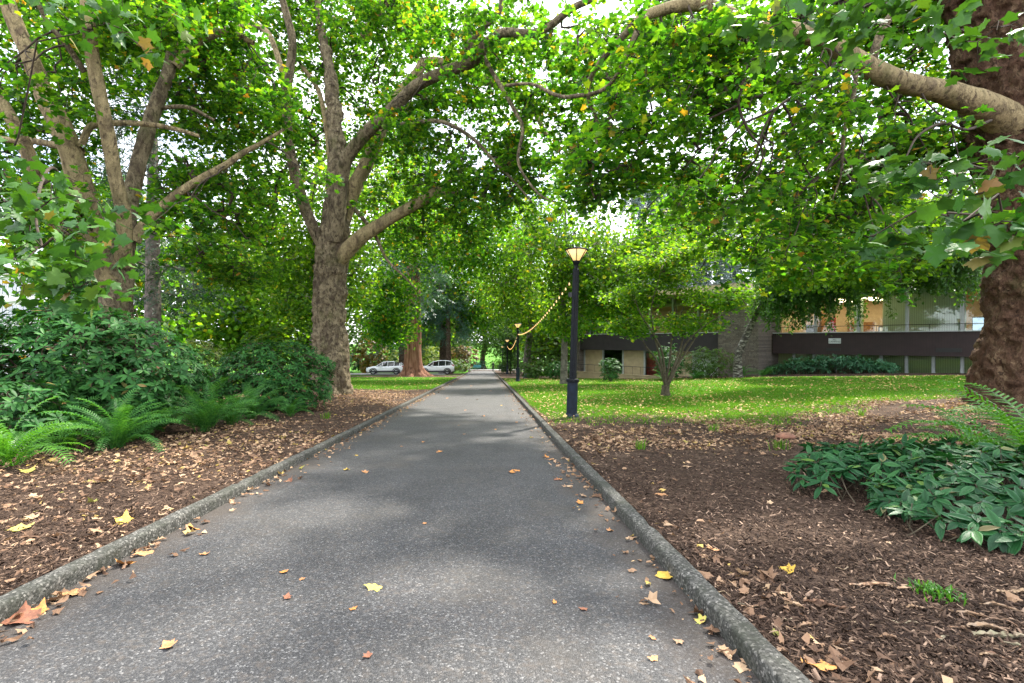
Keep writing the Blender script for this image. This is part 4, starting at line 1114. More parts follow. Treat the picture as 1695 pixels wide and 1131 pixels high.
# ------------------------------------------------------------------ large-leaved viburnums
def viburnum_leaf(k):
    rr = np.random.default_rng(500+k)
    us = np.array([-1,-.62,-.4,-.2,0,.2,.4,.62,1]); vs = np.linspace(0, 1, 9)
    w_ = .18*np.sin(np.pi*np.clip(vs, .0, 1)**.85)**1.05+.004
    groove = np.array([0,.024,-.03,.026,-.045,.026,-.03,.024,0.])
    V = np.array([(u*w_[j], v, groove[i]*min(1, w_[j]*6)+.05*abs(u)*w_[j]*4*.5 - rr.uniform(.16,.2)*v*v + .008*math.sin(v*22+i)) for j, v in enumerate(vs) for i, u in enumerate(us)])
    n = len(us)
    T = []
    for j in range(len(vs)-1):
        for i in range(n-1):
            a = j*n+i; T += [(a, a+1, a+n+1), (a, a+n+1, a+n)]
    return V, np.array(T)
T_VIB = [viburnum_leaf(i) for i in range(4)]

def viburnum(name, label, fn, n, size, whorl, seed, group=None, hgt=.42, temps=None, mat='viburnum'):
    """fn(rr, n) -> x, y, height factor 0..1"""
    rr = np.random.default_rng(seed)
    x, y, hf = fn(rr, n)
    c = (float(x.mean()), float(y.mean()))
    z0 = float(G(*c))
    root = empty(name, (*c, z0), label, 'shrub', group)
    gz = G(x, y)
    p = np.column_stack([x, y, gz+.05+hf*hgt*(.75+.35*rr.uniform(0, 1, n))])
    # stems
    b = np.column_stack([x+rr.normal(0,.12,n), y+rr.normal(0,.12,n), gz-.03])
    m = (p+b)/2+rr.normal(0,.04,(n,3))
    V, Q = tubes_batch(np.stack([b, m, p], 1), np.tile([.006,.005,.004], (n,1)), 5)
    obj('stems', V, Q, M['bark_maple'], root, True)
    ax = unit(np.column_stack([(x-c[0])*.25, (y-c[1])*.25, np.ones(n)]) + rr.normal(0,.28,(n,3)))
    u = unit(np.cross(ax, [.3,.9,.1])); v = np.cross(ax, u)
    th = (np.arange(whorl)*2.4)[None]+rr.uniform(0, 6.28, (n,1))+rr.normal(0,.2,(n,whorl))
    el = rr.uniform(-.75, .55, (n,whorl))
    rd = np.cos(th)[...,None]*u[:,None]+np.sin(th)[...,None]*v[:,None]
    tip = rd*np.cos(el)[...,None]+ax[:,None]*np.sin(el)[...,None]
    nr = -rd*np.sin(el)[...,None]+ax[:,None]*np.cos(el)[...,None]
    pos = np.repeat(p[:,None], whorl, 1) + tip*.012 - ax[:,None]*rr.uniform(0,.05,(n,whorl,1))
    V, T = place(temps or T_VIB, pos.reshape(-1,3), nr.reshape(-1,3), tip.reshape(-1,3), size*rr.uniform(.7,1.25,n*whorl))
    obj('foliage', V, T, M[mat], root, True)
def vib_near(rr, n):
    X = []; 
    while len(X) < n:
        x, y = rr.uniform(3.3, 7.2), rr.uniform(3.1, 7.2)
        r = math.hypot((x-5.15)/1.85, (y-5.1)/1.85)
        a = math.atan2(y-5.1, x-5.15)
        lim = 1+.16*math.sin(3*a+1)+.1*math.sin(7*a)
        if r < lim and x < y*1.18+.5 and (y < 5.5 or x > 3.3+(y-5.5)*1.15): X.append((x, y, max(.12, 1-.75*(r/lim)**2.2)))
    X = np.array(X); return X[:,0], X[:,1], X[:,2]
viburnum('viburnum_shrub', "low viburnum with big ribbed dark leaves sprawling over the mulch at right front", vib_near, 300, .155, 9, 81)
un = np.array([.777,.63]); uu = np.array([.63,-.777])
def vib_far(rr, n):
    s = rr.uniform(-16, -7.3, n); e = rr.uniform(-1, 1, n)
    p = (39.3+e*.9)[:,None]*un + s[:,None]*uu
    hf = np.clip(1-np.abs((s+11.2)/4.6)**2.5, .25, 1)*(1-.35*e*e)*rr.uniform(.0, 1, n)**.6
    return p[:,0], p[:,1], hf
viburnum('viburnum_hedge', "long low blue-green viburnum bank under the dark office balcony", vib_far, 950, .2, 8, 82, hgt=1.25, temps=T_OVAL, mat='bank_leaf')

# ------------------------------------------------------------------ ferns
def frond_mesh(k):
    rr = np.random.default_rng(600+k)
    n = 30
    arch = rr.uniform(.9, 1.45)
    t = np.linspace(0, 1, n)
    ang = rr.uniform(.95, 1.4)-arch*1.25*t**1.35                       # elevation along the frond
    d = 1/(n-1)
    y = np.concatenate([[0], np.cumsum(np.cos(ang[:-1])*d)]); z = np.concatenate([[0], np.cumsum(np.sin(ang[:-1])*d)])
    side = rr.normal(0,.05)*t**2
    c = np.stack([side, y, z], 1)
    V = []; F = []
    for i in range(n-1):                              # midrib
        w_ = .007*(1-t[i])+.0015; w2 = .007*(1-t[i+1])+.0015
        q = len(V); V += [c[i]+[-w_,0,0], c[i]+[w_,0,0], c[i+1]+[w2,0,0], c[i+1]+[-w2,0,0]]; F.append((q,q+1,q+2,q+3))
    for i in range(4, n-1):
        L = .12*math.sin(math.pi*min(1, .12+.9*(1-t[i]))**.9)**.7*rr.uniform(.88,1.08)+.008
        for sgn in (-1, 1):
            tg = np.array([0, math.cos(ang[i]), math.sin(ang[i])]); nn = np.array([0, -math.sin(ang[i]), math.cos(ang[i])])
            dr = np.array([sgn,0,0])*.93+tg*(.3+.3*t[i])+nn*rr.normal(.08,.08); dr /= np.linalg.norm(dr)
            wd = .0165*(1-.35*t[i])
            p0 = c[i]; p1 = p0+dr*L*.45+nn*.012; p2 = p0+dr*L-nn*L*.18
            q = len(V)
            V += [p0-tg*wd*.6, p1-tg*wd*.55, p2, p1+tg*wd*.75, p0+tg*wd*.8]
            F.append((q,q+1,q+3,q+4)); F.append((q+1,q+2,q+3,q+3))
    V = np.array(V)
    Q = np.array([f for f in F if f[2] != f[3]]); T = np.array([f[:3] for f in F if f[2] == f[3]])
    return V, Q, T
FR = {}
for mk in ('fern_leaf', 'bright_fern'):
    for k in range(5):
        V, Q, T = frond_mesh(k)
        me = mesh_np('frond', V, [Q, T]); me.materials.append(M[mk]); FR[mk, k] = me

def fern(label, x, y, size, n, mk='fern_leaf', seed=0, lean=0.):
    z = float(G(x, y))
    root = empty('fern', (x, y, z-.02), label, 'fern', 'sword ferns')
    rr = np.random.default_rng(seed)
    for i in range(n):
        o = bpy.data.objects.new('frond', FR[mk, int(rr.integers(0, 5))])
        o.location = (rr.normal(0,.05), rr.normal(0,.05), 0)
        s = size*rr.uniform(.7, 1.12)
        o.rotation_euler = (rr.uniform(-.35, .35)-lean, rr.normal(0,.15), i*2.4+rr.normal(0,.2))
        o.scale = (s, s, s)
        col.objects.link(o); o.parent = root
    return root
def pxg(px, py):
    """ground point under a photo pixel (near the path plane)"""
    D = 1.5/((py-566)/800-.045)
    for _ in range(6):
        x = (px-805)/800*D; D = max(.5, (1.5-float(G(x, D)))*800/(py-566))
    return (px-805)/800*D, D
for a in (("bright lime-green fern cut by the left edge of the picture", 20, 772, 1.15, 28, 'bright_fern'),
          ("broad dark-green fern, second from the left edge beside the mulch", 190, 742, 1.2, 36, 'fern_leaf'),
          ("bluish fern tucked low between the bright fern and the broad one", 115, 742, .75, 20, 'fern_leaf'),
          ("upright fern with browned base in the middle of the left fern row", 338, 716, 1.25, 36, 'fern_leaf'),
          ("fern standing close behind the upright middle one, nearer the trunk", 415, 694, 1.25, 32, 'fern_leaf'),
          ("dim fern in the shade between the broad fern and the middle fern", 262, 712, .95, 22, 'fern_leaf'),
          ("deep-green fern filling in just right of the broad fern", 232, 728, 1.0, 28, 'fern_leaf'),
          ("deep-green fern between the upright middle fern and the one behind it", 382, 704, 1.05, 28, 'fern_leaf'),
          ("deep-green fern pressed between the bright edge fern and the rhododendron", 70, 738, 1.0, 26, 'fern_leaf'),
          ("small fern at the right end of the left fern row", 478, 690, .8, 18, 'fern_leaf'),
          ("low fern fringe beneath the rhododendron next to the trunk", 448, 682, .85, 18, 'fern_leaf')):
    x, y = pxg(a[1], a[2]); fern(a[0], x, y, a[3], a[4], a[5], seed=int(a[1]))
fern("big bright-green fern leaning in from the right edge below the craggy trunk", 6.55, 5.7, 1.6, 34, 'bright_fern', 901)
fern("dark fern at the right edge between the bright fern and the trunk base", 9.0, 7.9, 1.15, 26, 'fern_leaf', 902)
fern("shaded flat fern on the mulch behind the sprawling viburnum", 7.4, 7.3, .9, 16, 'fern_leaf', 903, .2)
for i, (px, l) in enumerate(((1262, "fern at the left foot of the viburnum bank by the birch trunk"), (1228, "pale small fern in front of the stone pier, left of the birch trunk"), (1100, "dark fern sprawling behind the foot of the lawn maple"), (1150, "small fern under the wide rhododendron left of the pier"))):
    p = P(px, 622, 33.6); fern(l, p[0], p[1], 1.15, 18, 'fern_leaf', 910+i)

# ------------------------------------------------------------------ ground cover (uncountable)
def litter_pts(n, box, fn):
    out = []
    while sum(map(len, out)) < n:
        x = rng.uniform(box[0], box[1], n*2); y = box[2]+(box[3]-box[2])*rng.uniform(0, 1, n*2)**1.35
        k = rng.uniform(0, 1, n*2) < fn(x, y)
        out.append(np.column_stack([x[k], y[k]]))
    return np.concatenate(out)[:n]

def ground_leaves(name, n, box, fn, mat, size, lift=.012, temps=None, tilt=.3, smin=.5, smax=1.2, path=False):
    xy = litter_pts(n, box, fn)
    z = lin(xy[:,1]) if path else G(xy[:,0], xy[:,1])
    pos = np.column_stack([xy, z+lift+rng.uniform(0, .015, n)])
    nr = unit(np.array([0,0,1.])+rng.normal(0, tilt, (n,3)))
    nr[:,2] = np.abs(nr[:,2]); nr[rng.uniform(0,1,n) < .4] *= -1
    tip = np.column_stack([rng.normal(0,1,(n,2)), rng.normal(0,.1,n)])
    V, T = place(temps or T_CURL, pos, nr, tip, size*rng.uniform(smin, smax, n))
    V[:,2] = np.maximum(V[:,2], (lin(V[:,1]) if path else G(V[:,0], V[:,1]))+.003)
    o = obj(name, V, T, M[mat]); tag(o, kind='stuff')
    return o
def curl(k, hi=False):
    V, T = leaf_hi(k) if hi else leaf_low(k)
    rr = np.random.default_rng(800+k); V = V.copy()
    V[:,0] *= rr.uniform(.3, 1.) if not hi else rr.uniform(.6, .95); V[:,0] += .25*(V[:,1]-.4)**2*rr.choice([-1,1]); V[:,2] += np.abs(V[:,0])**1.6*rr.uniform(.2, 1.6)+(V[:,1]-.4)**2*rr.uniform(0, .9)+.06*np.sin(V[:,1]*9+k)
    return V, T
def scrap(k):
    rr = np.random.default_rng(950+k); n = 7
    a = np.sort(rr.uniform(0, 6.28, n)); r = rr.uniform(.2, .55, n)
    V = np.vstack([[0,0,.1], np.column_stack([np.cos(a)*r*.7, np.sin(a)*r, rr.uniform(-.05,.22,n)])]); V[:,1] += .4
    return V, np.array([(0, 1+i, 1+(i+1) % n) for i in range(n)])
T_SCRAP = [scrap(i) for i in range(14)]
T_CURL = [curl(i) for i in range(10)]+T_SCRAP
T_CURL_HI = [curl(i, True) for i in range(8)]
def in_view(x, y): return (np.abs((x+.06*y)/np.maximum(y, .3)) < 1.28)
def left_bed(x, y): return in_view(x, y)*(x < KL0-.02)*(1-grass_amt(x, y))*(.12+.88*sstep((n2(x, y, .6, 61)+.2)*2.4))*sstep((x+13)/4)*(.25+.75*sstep((y-4.5)/3+(n2(x,y,.3,65))))
def right_bed(x, y): return in_view(x, y)*(x > KR1+.02)*(1-grass_amt(x, y))*np.clip(.03+.9*sstep((y-6)/3.5)+.3*np.exp(-((x-1.7)/.22)**2)+.4*sstep((2.2-np.hypot(x-4.2,y-2.4))/1.5)*0, 0, 1)*sstep((17-y)/3)*(.1+.9*sstep((n2(x, y, .7, 67)+.15)*2.6))
ground_leaves('leaf_litter', 21000, (-13, KL0, 1.6, 27), left_bed, 'litter', .09, smin=.3)
ground_leaves('leaf_litter', 13000, (KR1, 15, 1.6, 16), right_bed, 'litter', .095, smin=.3)
ground_leaves('gutter_litter', 1300, (KL1, KL1+.42, 2.4, 60), lambda x, y: np.exp(-(x-KL1)/.13)*(.25+.75*sstep(n2(x*0, y, .7, 63)*2+.4)), 'litter', .085, path=True, smin=.3)
ground_leaves('gutter_litter', 650, (KR0-.45, KR0, 2.2, 60), lambda x, y: np.exp(-(KR0-x)/.14)*(.2+.8*sstep(n2(x*0+9, y, .7, 64)*2+.0)*sstep((y-1)/8+.12)), 'litter', .08, path=True, smin=.3)
ground_leaves('lawn_litter', 6000, (KR1, 34, 11, 46), lambda x, y: in_view(x, y)*grass_amt(x, y)*(.25+.75*sstep(n2(x, y, .35, 66)*2+.6)), 'lawn_litter', .1, .045)
ground_leaves('lawn_litter', 1500, (-20, KL0, 24, 56), lambda x, y: in_view(x, y)*grass_amt(x, y), 'lawn_litter', .11, .045)

def chips(n, box, fn):
    xy = litter_pts(n, box, fn)
    pos = np.column_stack([xy, G(xy[:,0], xy[:,1])+rng.uniform(.002,.012,n)])
    tm = []
    for k in range(6):
        rr = np.random.default_rng(700+k)
        w_ = rr.uniform(.12,.4); tm.append((np.array([(-w_/2,0,0),(w_/2,.05,0),(w_/2*.8,1,.08),(-w_/2*.6,.94,.1),(0,.5,.12)]), np.array([(0,1,4),(1,2,4),(2,3,4),(3,0,4)])))
    nr = unit(np.array([0,0,1.])+rng.normal(0,.35,(n,3))); tip = np.column_stack([rng.normal(0,1,(n,2)), rng.normal(0,.2,n)])
    V, T = place(tm, pos, nr, tip, .032*rng.uniform(.35,1.7,n))
    tag(obj('mulch_chips', V, T, M['chip']), kind='stuff')
chips(60000, (KR1, 9, 1.7, 13), lambda x, y: in_view(x, y)*(1-grass_amt(x, y))*np.clip(9/(y*y+2), 0, 1))
chips(42000, (-11, KL0, 2.2, 15), lambda x, y: in_view(x, y)*np.clip(14/(y*y+2), 0, 1))

def grass():
    n = 170000
    def dens(x, y): return in_view(x, y)*np.clip(grass_amt(x, y), 0, 1)**.7*np.clip(260/(y*y+60), 0, 1)
    a = litter_pts(n*3//4, (KR1, 34, 9.5, 46), dens); b = litter_pts(n//4, (-22, KL0, 23, 58), dens)
    xy = np.concatenate([a, b]); m = len(xy)
    z = G(xy[:,0], xy[:,1])
    h = .055*rng.uniform(.5, 1.4, m)*(1+.5*n2(xy[:,0], xy[:,1], .8, 71)); wd = .007*(1+xy[:,1]/22)
    an = rng.uniform(0, 2*np.pi, m); d = np.column_stack([np.cos(an), np.sin(an), 0*an])
    ln = rng.normal(0, .5, (m,2))*h[:,None]
    p = np.column_stack([xy, z])
    V = np.stack([p-d*wd[:,None], p+d*wd[:,None], p+np.column_stack([ln, h])], 1).reshape(-1,3)
    tag(obj('grass', V, np.arange(3*m).reshape(-1,3), M['grass_blade']), kind='stuff')
grass()

# little tufts on the mulch
def tuft(name, label, x, y, n, h, mat, seed, wd=.006, cat='weed'):
    rr = np.random.default_rng(seed)
    z = float(G(x, y))
    V = []; T = []
    for i in range(n):
        b = np.array([x+rr.normal(0,.05), y+rr.normal(0,.05), 0]); b[2] = float(G(b[0], b[1]))-.005
        a = rr.uniform(0, 6.28); o = np.array([math.cos(a), math.sin(a), 0])*h*rr.uniform(.2,.8); s = np.array([-math.sin(a), math.cos(a), 0])*wd
        m = b+o*.4+[0,0,h*rr.uniform(.5,.8)]; e = b+o*1.2+[0,0,h*rr.uniform(.5,1.)]
        q = len(V); V += [b-s, b+s, m+s*.8, m-s*.8, e]; T += [(q,q+1,q+2),(q,q+2,q+3),(q+3,q+2,q+4)]
    return tag(obj(name, np.array(V), np.array(T), M[mat]), label, cat)
x, y = pxg(1548, 985); tuft('moss_tuft', "bright lime moss tuft between bark strips at the lower right", x, y, 130, .07, 'bright_fern', 1)
for i, (px, py, l) in enumerate(((1296, 688, "grass weed at the edge of lawn and mulch, left of the rusty stone"), (1425, 690, "long-bladed grass weed at the lawn's front edge, middle right"), (1180, 715, "lone grass weed on the mulch in front of the lawn maple"), (1290, 745, "small weed just below the rusty stone"), (540, 694, "small fern-like weed on leaves left of the thick trunk's foot"), (1060, 745, "sparse weed on the mulch near the right kerb"))):
    x, y = pxg(px, py); tuft('weed', l, x, y, 26, .2, 'grass_blade', 20+i, .007)

def rock():
    x, y = pxg(1300, 727)
    z = float(G(x, y))
    bm = MB(); a = np.linspace(0, np.pi, 9); pr = [(max(.001, .16*math.sin(t)), -.08*math.cos(t)) for t in a]
    bm.lathe(pr, 18)
    V = np.concatenate(bm.V); V = V*(1+.25*fbm(V*9, 3, 5))[:,None]*[1.15,.85,.9]+[x,y,z+.045]
    tag(obj('rock', V, [np.concatenate(bm.Q)], M['rock'], smooth=True), "rusty brown half-buried stone on the mulch at right", 'rock')
rock()

# ------------------------------------------------------------------ fallen leaves one can point at
def leaf_mat(name, c, c2):
    s = NT(name)
    a = s.ramp(s.noise(40, 4, .6), [(.4, c), (.62, c2)])
    return s.finish(s.pbr(a, .65, spec=.25, normal=s.bump(s.noise(90, 3), .3, .004)))
LM = {'tan': leaf_mat('tan_dry_leaf', (.42,.22,.1), (.3,.14,.06)), 'yellow': leaf_mat('yellow_dry_leaf', (.55,.38,.06), (.42,.26,.05)), 'brown': leaf_mat('brown_dry_leaf', (.24,.1,.055), (.15,.065,.04)),
      'orange': leaf_mat('orange_dry_leaf', (.5,.22,.055), (.36,.15,.05)), 'green': leaf_mat('green_fresh_leaf', (.06,.16,.03), (.1,.2,.04)), 'lime': leaf_mat('yellow_green_leaf', (.34,.36,.07), (.46,.3,.1))}
LEAFME = {}
def fallen(px, py, size, colr, label, group=None, k=0, rz=0., tilt=.12):
    key = (colr, k % 8)
    if key not in LEAFME:
        V, T = T_CURL_HI[k % 8]; V = V.copy(); V[:,2] -= V[:,2].min()
        V[:,1] -= .4
        LEAFME[key] = mesh_np('fallen_leaf', V, [T], True); LEAFME[key].materials.append(LM[colr])
    x, y = (px-805)/800*1.5/((py-566)/800-.045), 1.5/((py-566)/800-.045)
    if KL1 < x < KR0: z = float(lin(y))+.004
    else:
        x, y = pxg(px, py); z = float(G(x, y))+.01
    o = bpy.data.objects.new('fallen_leaf', LEAFME[key])
    o.location = (x, y, z); s = size
    o.scale = (s, s, s*.6); o.rotation_euler = (tilt*math.sin(k*1.7), tilt*math.cos(k*2.3), rz)
    col.objects.link(o)
    tag(o, label, 'leaf', group)
fallen(618, 974, .12, 'lime', "half green, half tan leaf lying alone in the middle of the near path", k=1, rz=1.2)
fallen(1100, 955, .14, 'yellow', "large crumpled yellow leaf against the right kerb", k=2, rz=.4, tilt=.35)
fallen(1112, 940, .13, 'brown', "brown leaf folded over the yellow one at the right kerb", k=3, rz=2.4, tilt=.5)
fallen(35, 1028, .16, 'brown', "big reddish-brown leaf at the foot of the left kerb, lower left corner", k=4, rz=1.9, tilt=.3)
fallen(62, 1016, .16, 'orange', "orange leaf overlapping the reddish-brown one at the left kerb", k=5, rz=.3, tilt=.3)
fallen(115, 985, .14, 'tan', "pale tan leaf flat by the left kerb above the lower left corner", k=6, rz=1.5)
fallen(278, 1071, .085, 'tan', "narrow tan leaf on the near path, lowest left", k=7, rz=1.1)
fallen(317, 876, .17, 'orange', "orange-brown leaf upright against the left kerb, middle", k=0, rz=.9, tilt=.6)
fallen(205, 935, .16, 'orange', "curled orange leaf at the left kerb below the upright one", k=3, rz=.4, tilt=.4)
fallen(240, 918, .15, 'tan', "tan leaf beside the curled orange one at the left kerb", k=1, rz=2.4, tilt=.3)
fallen(205, 865, .22, 'yellow', "yellow-orange leaf lying on the left mulch", k=5, rz=.4, tilt=.3)
fallen(32, 878, .17, 'lime', "yellow-green leaf on the left mulch near the picture's edge", k=2, rz=2.)
fallen(46, 782, .2, 'lime', "pale green leaf just below the bright fern", k=4, rz=.9)
fallen(1348, 1105, .15, 'orange', "tan-orange leaf right of the kerb at the bottom edge", k=6, rz=.3, tilt=.3)
fallen(1305, 948, .11, 'yellow', "small yellow leaf standing on the right mulch", k=7, rz=.6, tilt=.6)
fallen(1178, 912, .1, 'tan', "tan leaf on the right mulch between kerb and viburnum", k=0, rz=.2)
fallen(1094, 821, .13, 'tan', "oval tan leaf on dark mulch near the right kerb", k=1, rz=1.6)
fallen(1193, 1042, .09, 'green', "fresh green leaf in the right gutter", k=2, rz=1.0, tilt=.4)
fallen(1160, 1030, .08, 'lime', "yellow-green leaf in the right gutter, left of the fresh green one", k=3, rz=2.2, tilt=.3)
fallen(1166, 1012, .1, 'orange', "orange leaf in the right gutter below the yellow crumpled leaf", k=5, rz=1.4, tilt=.3)
fallen(480, 797, .13, 'brown', "grey-brown curled leaf at the path's left side", k=4, rz=.3, tilt=.6)
fallen(475, 990, .07, 'brown', "tiny dark leaf on the path below left of the half-green leaf", k=0, rz=.3)
SP = ((847,783,.13,'orange'),(855,780,.1,'orange'),(727,749,.11,'tan'),(605,783,.1,'tan'),(574,779,.08,'yellow'),(905,757,.12,'orange'),(912,762,.1,'tan'),(960,834,.09,'orange'),(703,868,.05,'tan'),(585,1009,.05,'orange'),(470,948,.06,'orange'),(338,919,.07,'tan'),(728,749,.08,'orange'),(590,755,.07,'yellow'),(665,740,.06,'tan'),(700,733,.07,'tan'),(768,720,.08,'tan'),(820,712,.09,'tan'),(880,725,.09,'tan'),(855,700,.08,'tan'),(800,690,.1,'tan'),(770,680,.1,'tan'),(830,672,.1,'yellow'),(790,662,.12,'tan'),(850,665,.1,'tan'),(760,705,.08,'orange'),(922,795,.09,'brown'),(927,795,.07,'orange'),(1010,880,.06,'tan'),(918,998,.05,'orange'),(965,1010,.05,'brown'),(608,1088,.05,'brown'),(1080,1058,.04,'tan'),(1082,1092,.06,'tan'),(740,660,.12,'tan'),(812,648,.14,'tan'),(780,640,.14,'tan'),(830,640,.14,'yellow'),(500,960,.04,'tan'))
LG = {'tan': "small dry tan leaf scattered on the open grey path", 'orange': "small orange leaf scattered on the open grey path", 'yellow': "small yellow leaf scattered on the far open path", 'brown': "small dark brown leaf scattered on the open grey path"}
for i, (px, py, s, c) in enumerate(SP):
    fallen(px, py, s, c, LG[c], 'leaves scattered on the path', k=i, rz=i*1.3)

# peeled bark curls on the near right mulch
def bark_strips():
    rr = np.random.default_rng(91)
    spots = [(1375,1008,.34,.25),(1475,975,.26,.4),(1440,972,.3,.2),(1590,1020,.3,.5),(1630,1045,.26,.3),(1660,1010,.24,.7),(1545,995,.2,-.1),(1655,1060,.3,.1),(1610,1085,.2,.6),(1500,1035,.16,.3),(1290,1085,.15,-.2),(1400,1100,.16,.8),(1340,1040,.2,-.3),(1240,1060,.14,.2),(1675,985,.22,.2),(1620,1062,.2,.35),(1585,1045,.16,.6),(1640,1090,.2,.2),(1685,1075,.2,.5),(1520,1010,.16,.1),(1430,1040,.14,.3),(1360,1060,.13,-.2),(1450,930,.12,.2),(1250,1010,.12,.1),(1200,985,.1,.3),(1300,1030,.1,-.3),(1395,945,.1,.1),(1655,1030,.18,.4),(1560,1060,.18,-.4),(1470,1060,.14,.5),(1330,770,.4,.1),(1395,700,.5,.05),(1620,730,.5,0),(1570,745,.4,.1)]
    for i, (px, py, L, a) in enumerate(spots):
        x, y = pxg(px, py); z = float(G(x, y))
        L *= .8; n = 14; w_ = L*rr.uniform(.05,.11); cu = rr.uniform(.5,1.6); bow = rr.uniform(-.18,.18)
        V = []
        for j in range(n):
            t = j/(n-1); ww = w_*(.3+.7*math.sin(math.pi*min(.97,.08+.87*t)))*rr.uniform(.55,1.2)
            for u in (-1,-.5,0,.5,1):
                V.append(((t-.5)*L+rr.normal(0,.004), u*ww+bow*L*(t-.5)**2*2+rr.normal(0,.003), cu*ww*(u*u)*.8+.008*math.sin(t*7+i)))
        V = np.array(V); k = np.arange(n-1)[:,None]*5+np.arange(4)[None]; k = k.ravel()
        ca, sa = math.cos(-a), math.sin(-a)
        W = np.column_stack([x+V[:,0]*ca-V[:,1]*sa, y+V[:,0]*sa+V[:,1]*ca, np.zeros(len(V))])
        W[:,2] = G(W[:,0], W[:,1])+V[:,2]+.012
        o = obj('bark_strip', W, np.stack([k,k+1,k+6,k+5],-1), M['bark_strip'], smooth=True)
        tag(o, "curled tan strip of shed plane bark on the right-hand mulch", 'bark strip', 'shed bark strips')
bark_strips()

# ------------------------------------------------------------------ lamps
def make_lamp():
    root = bpy.data.objects.new('street_lamp', None); col.objects.link(root)
    MB().lathe([(.0,0),(.19,0),(.195,.03),(.195,.1),(.185,.13),(.16,.15),(.145,.17)], 28).build('base_flange', M['lamp_base'], root, True)
    MB().lathe([(.145,.14),(.142,.2),(.138,.95),(.14,1.0)], 28).build('sleeve', M['lamp_base'], root, True)
    c = MB().lathe([(.14,.985),(.165,.99),(.168,1.05),(.16,1.075),(.1,1.085)], 28)
    for a in range(3):
        x, y = math.cos(a*2.09+.5)*.165, math.sin(a*2.09+.5)*.165
        c.box((x-.022,y-.022,1.005),(x+.022,y+.022,1.05))
    c.build('collar', M['lamp_paint'], root)
    # eight-sided shaft
    MB().lathe([(.1,1.06),(.097,1.5),(.086,3.95),(.08,3.97)], 8, ph=.39).build('shaft', M['lamp_paint'], root)
    cv = MB().box((-.03,-.135,1.07),(.03,-.1,1.28)); cv.box((-.022,-.118,1.28),(.022,-.095,3.3))
    cv.build('cable_cover', M['lamp_paint'], root)
    MB().box((-.17,-.05,3.24),(-.09,.05,3.36)).box((-.185,-.03,3.26),(-.17,.03,3.34)).build('junction_box', M['dark'], root)
    MB().lathe([(.084,3.965),(.06,4.0),(.05,4.06),(.06,4.1),(.085,4.13),(.095,4.17),(.1,4.2),(.0,4.205)], 24).build('neck', M['lamp_paint'], root, True)
    g = MB().lathe([(.0,4.206),(.09,4.207),(.268,4.47),(.262,4.475),(.0,4.476)], 32).build('glass_shade', M['lamp_glass'], root, True)
    rb = MB()
    for k in range(6):
        a = k*math.pi/3+.35
        p0 = np.array([math.cos(a)*.1, math.sin(a)*.1, 4.19]); p1 = np.array([math.cos(a)*.286, math.sin(a)*.286, 4.485])
        rb.tube([p0, p1], .011, 6)
    rb.build('cage', M['lamp_paint'], root)
    MB().lathe([(.26,4.476),(.305,4.478),(.312,4.49),(.305,4.505),(.2,4.53),(.0,4.545)], 32).build('cap', M['lamp_paint'], root, True)
    return root
def copy_tree(o):
    c = o.copy(); col.objects.link(c)
    for ch in list(o.children):
        d = ch.copy(); col.objects.link(d); d.parent = c
    return c
lamp0 = make_lamp()
LAMPS = [((946-805)/800*12.8, 12.8, R(1.7), "nearest lit street lamp, black post with blue-black sleeve on the lawn edge"),
         (2.44, 37.5, 0, "second lit street lamp along the right kerb"), (2.72, 63, 0, "third lit street lamp along the right kerb, by the dark cypress"), (2.95, 88, 0, "farthest and smallest lit street lamp along the right kerb")]
LZ = []
for i, (x, y, tl, l) in enumerate(LAMPS):
    o = lamp0 if i == 0 else copy_tree(lamp0)
    z = float(G(x, y))-.01
    if i == 0: z = float(P(946, 695, 12.8)[2])+.0
    o.location = (x, y, z); o.rotation_euler = (0, tl, 0)
    tag(o, l, 'street lamp', 'street lamps along the path'); LZ.append(z)

def string(a, b, sag, n, label):
    a = np.array(a); b = np.array(b)
    t = np.linspace(0, 1, 40)[:,None]
    pts = a+(b-a)*t; pts[:,2] -= sag*4*(t*(1-t))[:,0]
    c = (a+b)/2
    root = empty('string_light', a, label, 'string lights', 'string lights between the lamps')
    V, Q = tube(pts, np.full(40, .008), 5)
    obj('cable', V, Q, M['dark'], root)
    me = None
    for i in range(n):
        f = (i+.5)/n; p = a+(b-a)*f; p[2] -= sag*4*f*(1-f)+.045
        if me is None:
            m = MB().lathe([(.0,-.036),(.014,-.03),(.021,-.01),(.018,.01),(.011,.025),(.01,.045),(0,.046)], 10)
            o = m.build('bulb', M['bulb'], root, True); me = o.data
        else:
            o = bpy.data.objects.new('bulb', me); col.objects.link(o); o.parent = root
        o.location = p-a
string((LAMPS[0][0]+.02, 12.95, LZ[0]+3.72), (LAMPS[1][0], 37.4, LZ[1]+3.72), .42, 38, "string of warm bulbs sagging from the nearest lamp to the second lamp")
string((LAMPS[1][0], 37.6, LZ[1]+3.72), (LAMPS[2][0], 62.9, LZ[2]+3.72), .75, 46, "string of warm bulbs sagging from the second lamp to the third lamp")

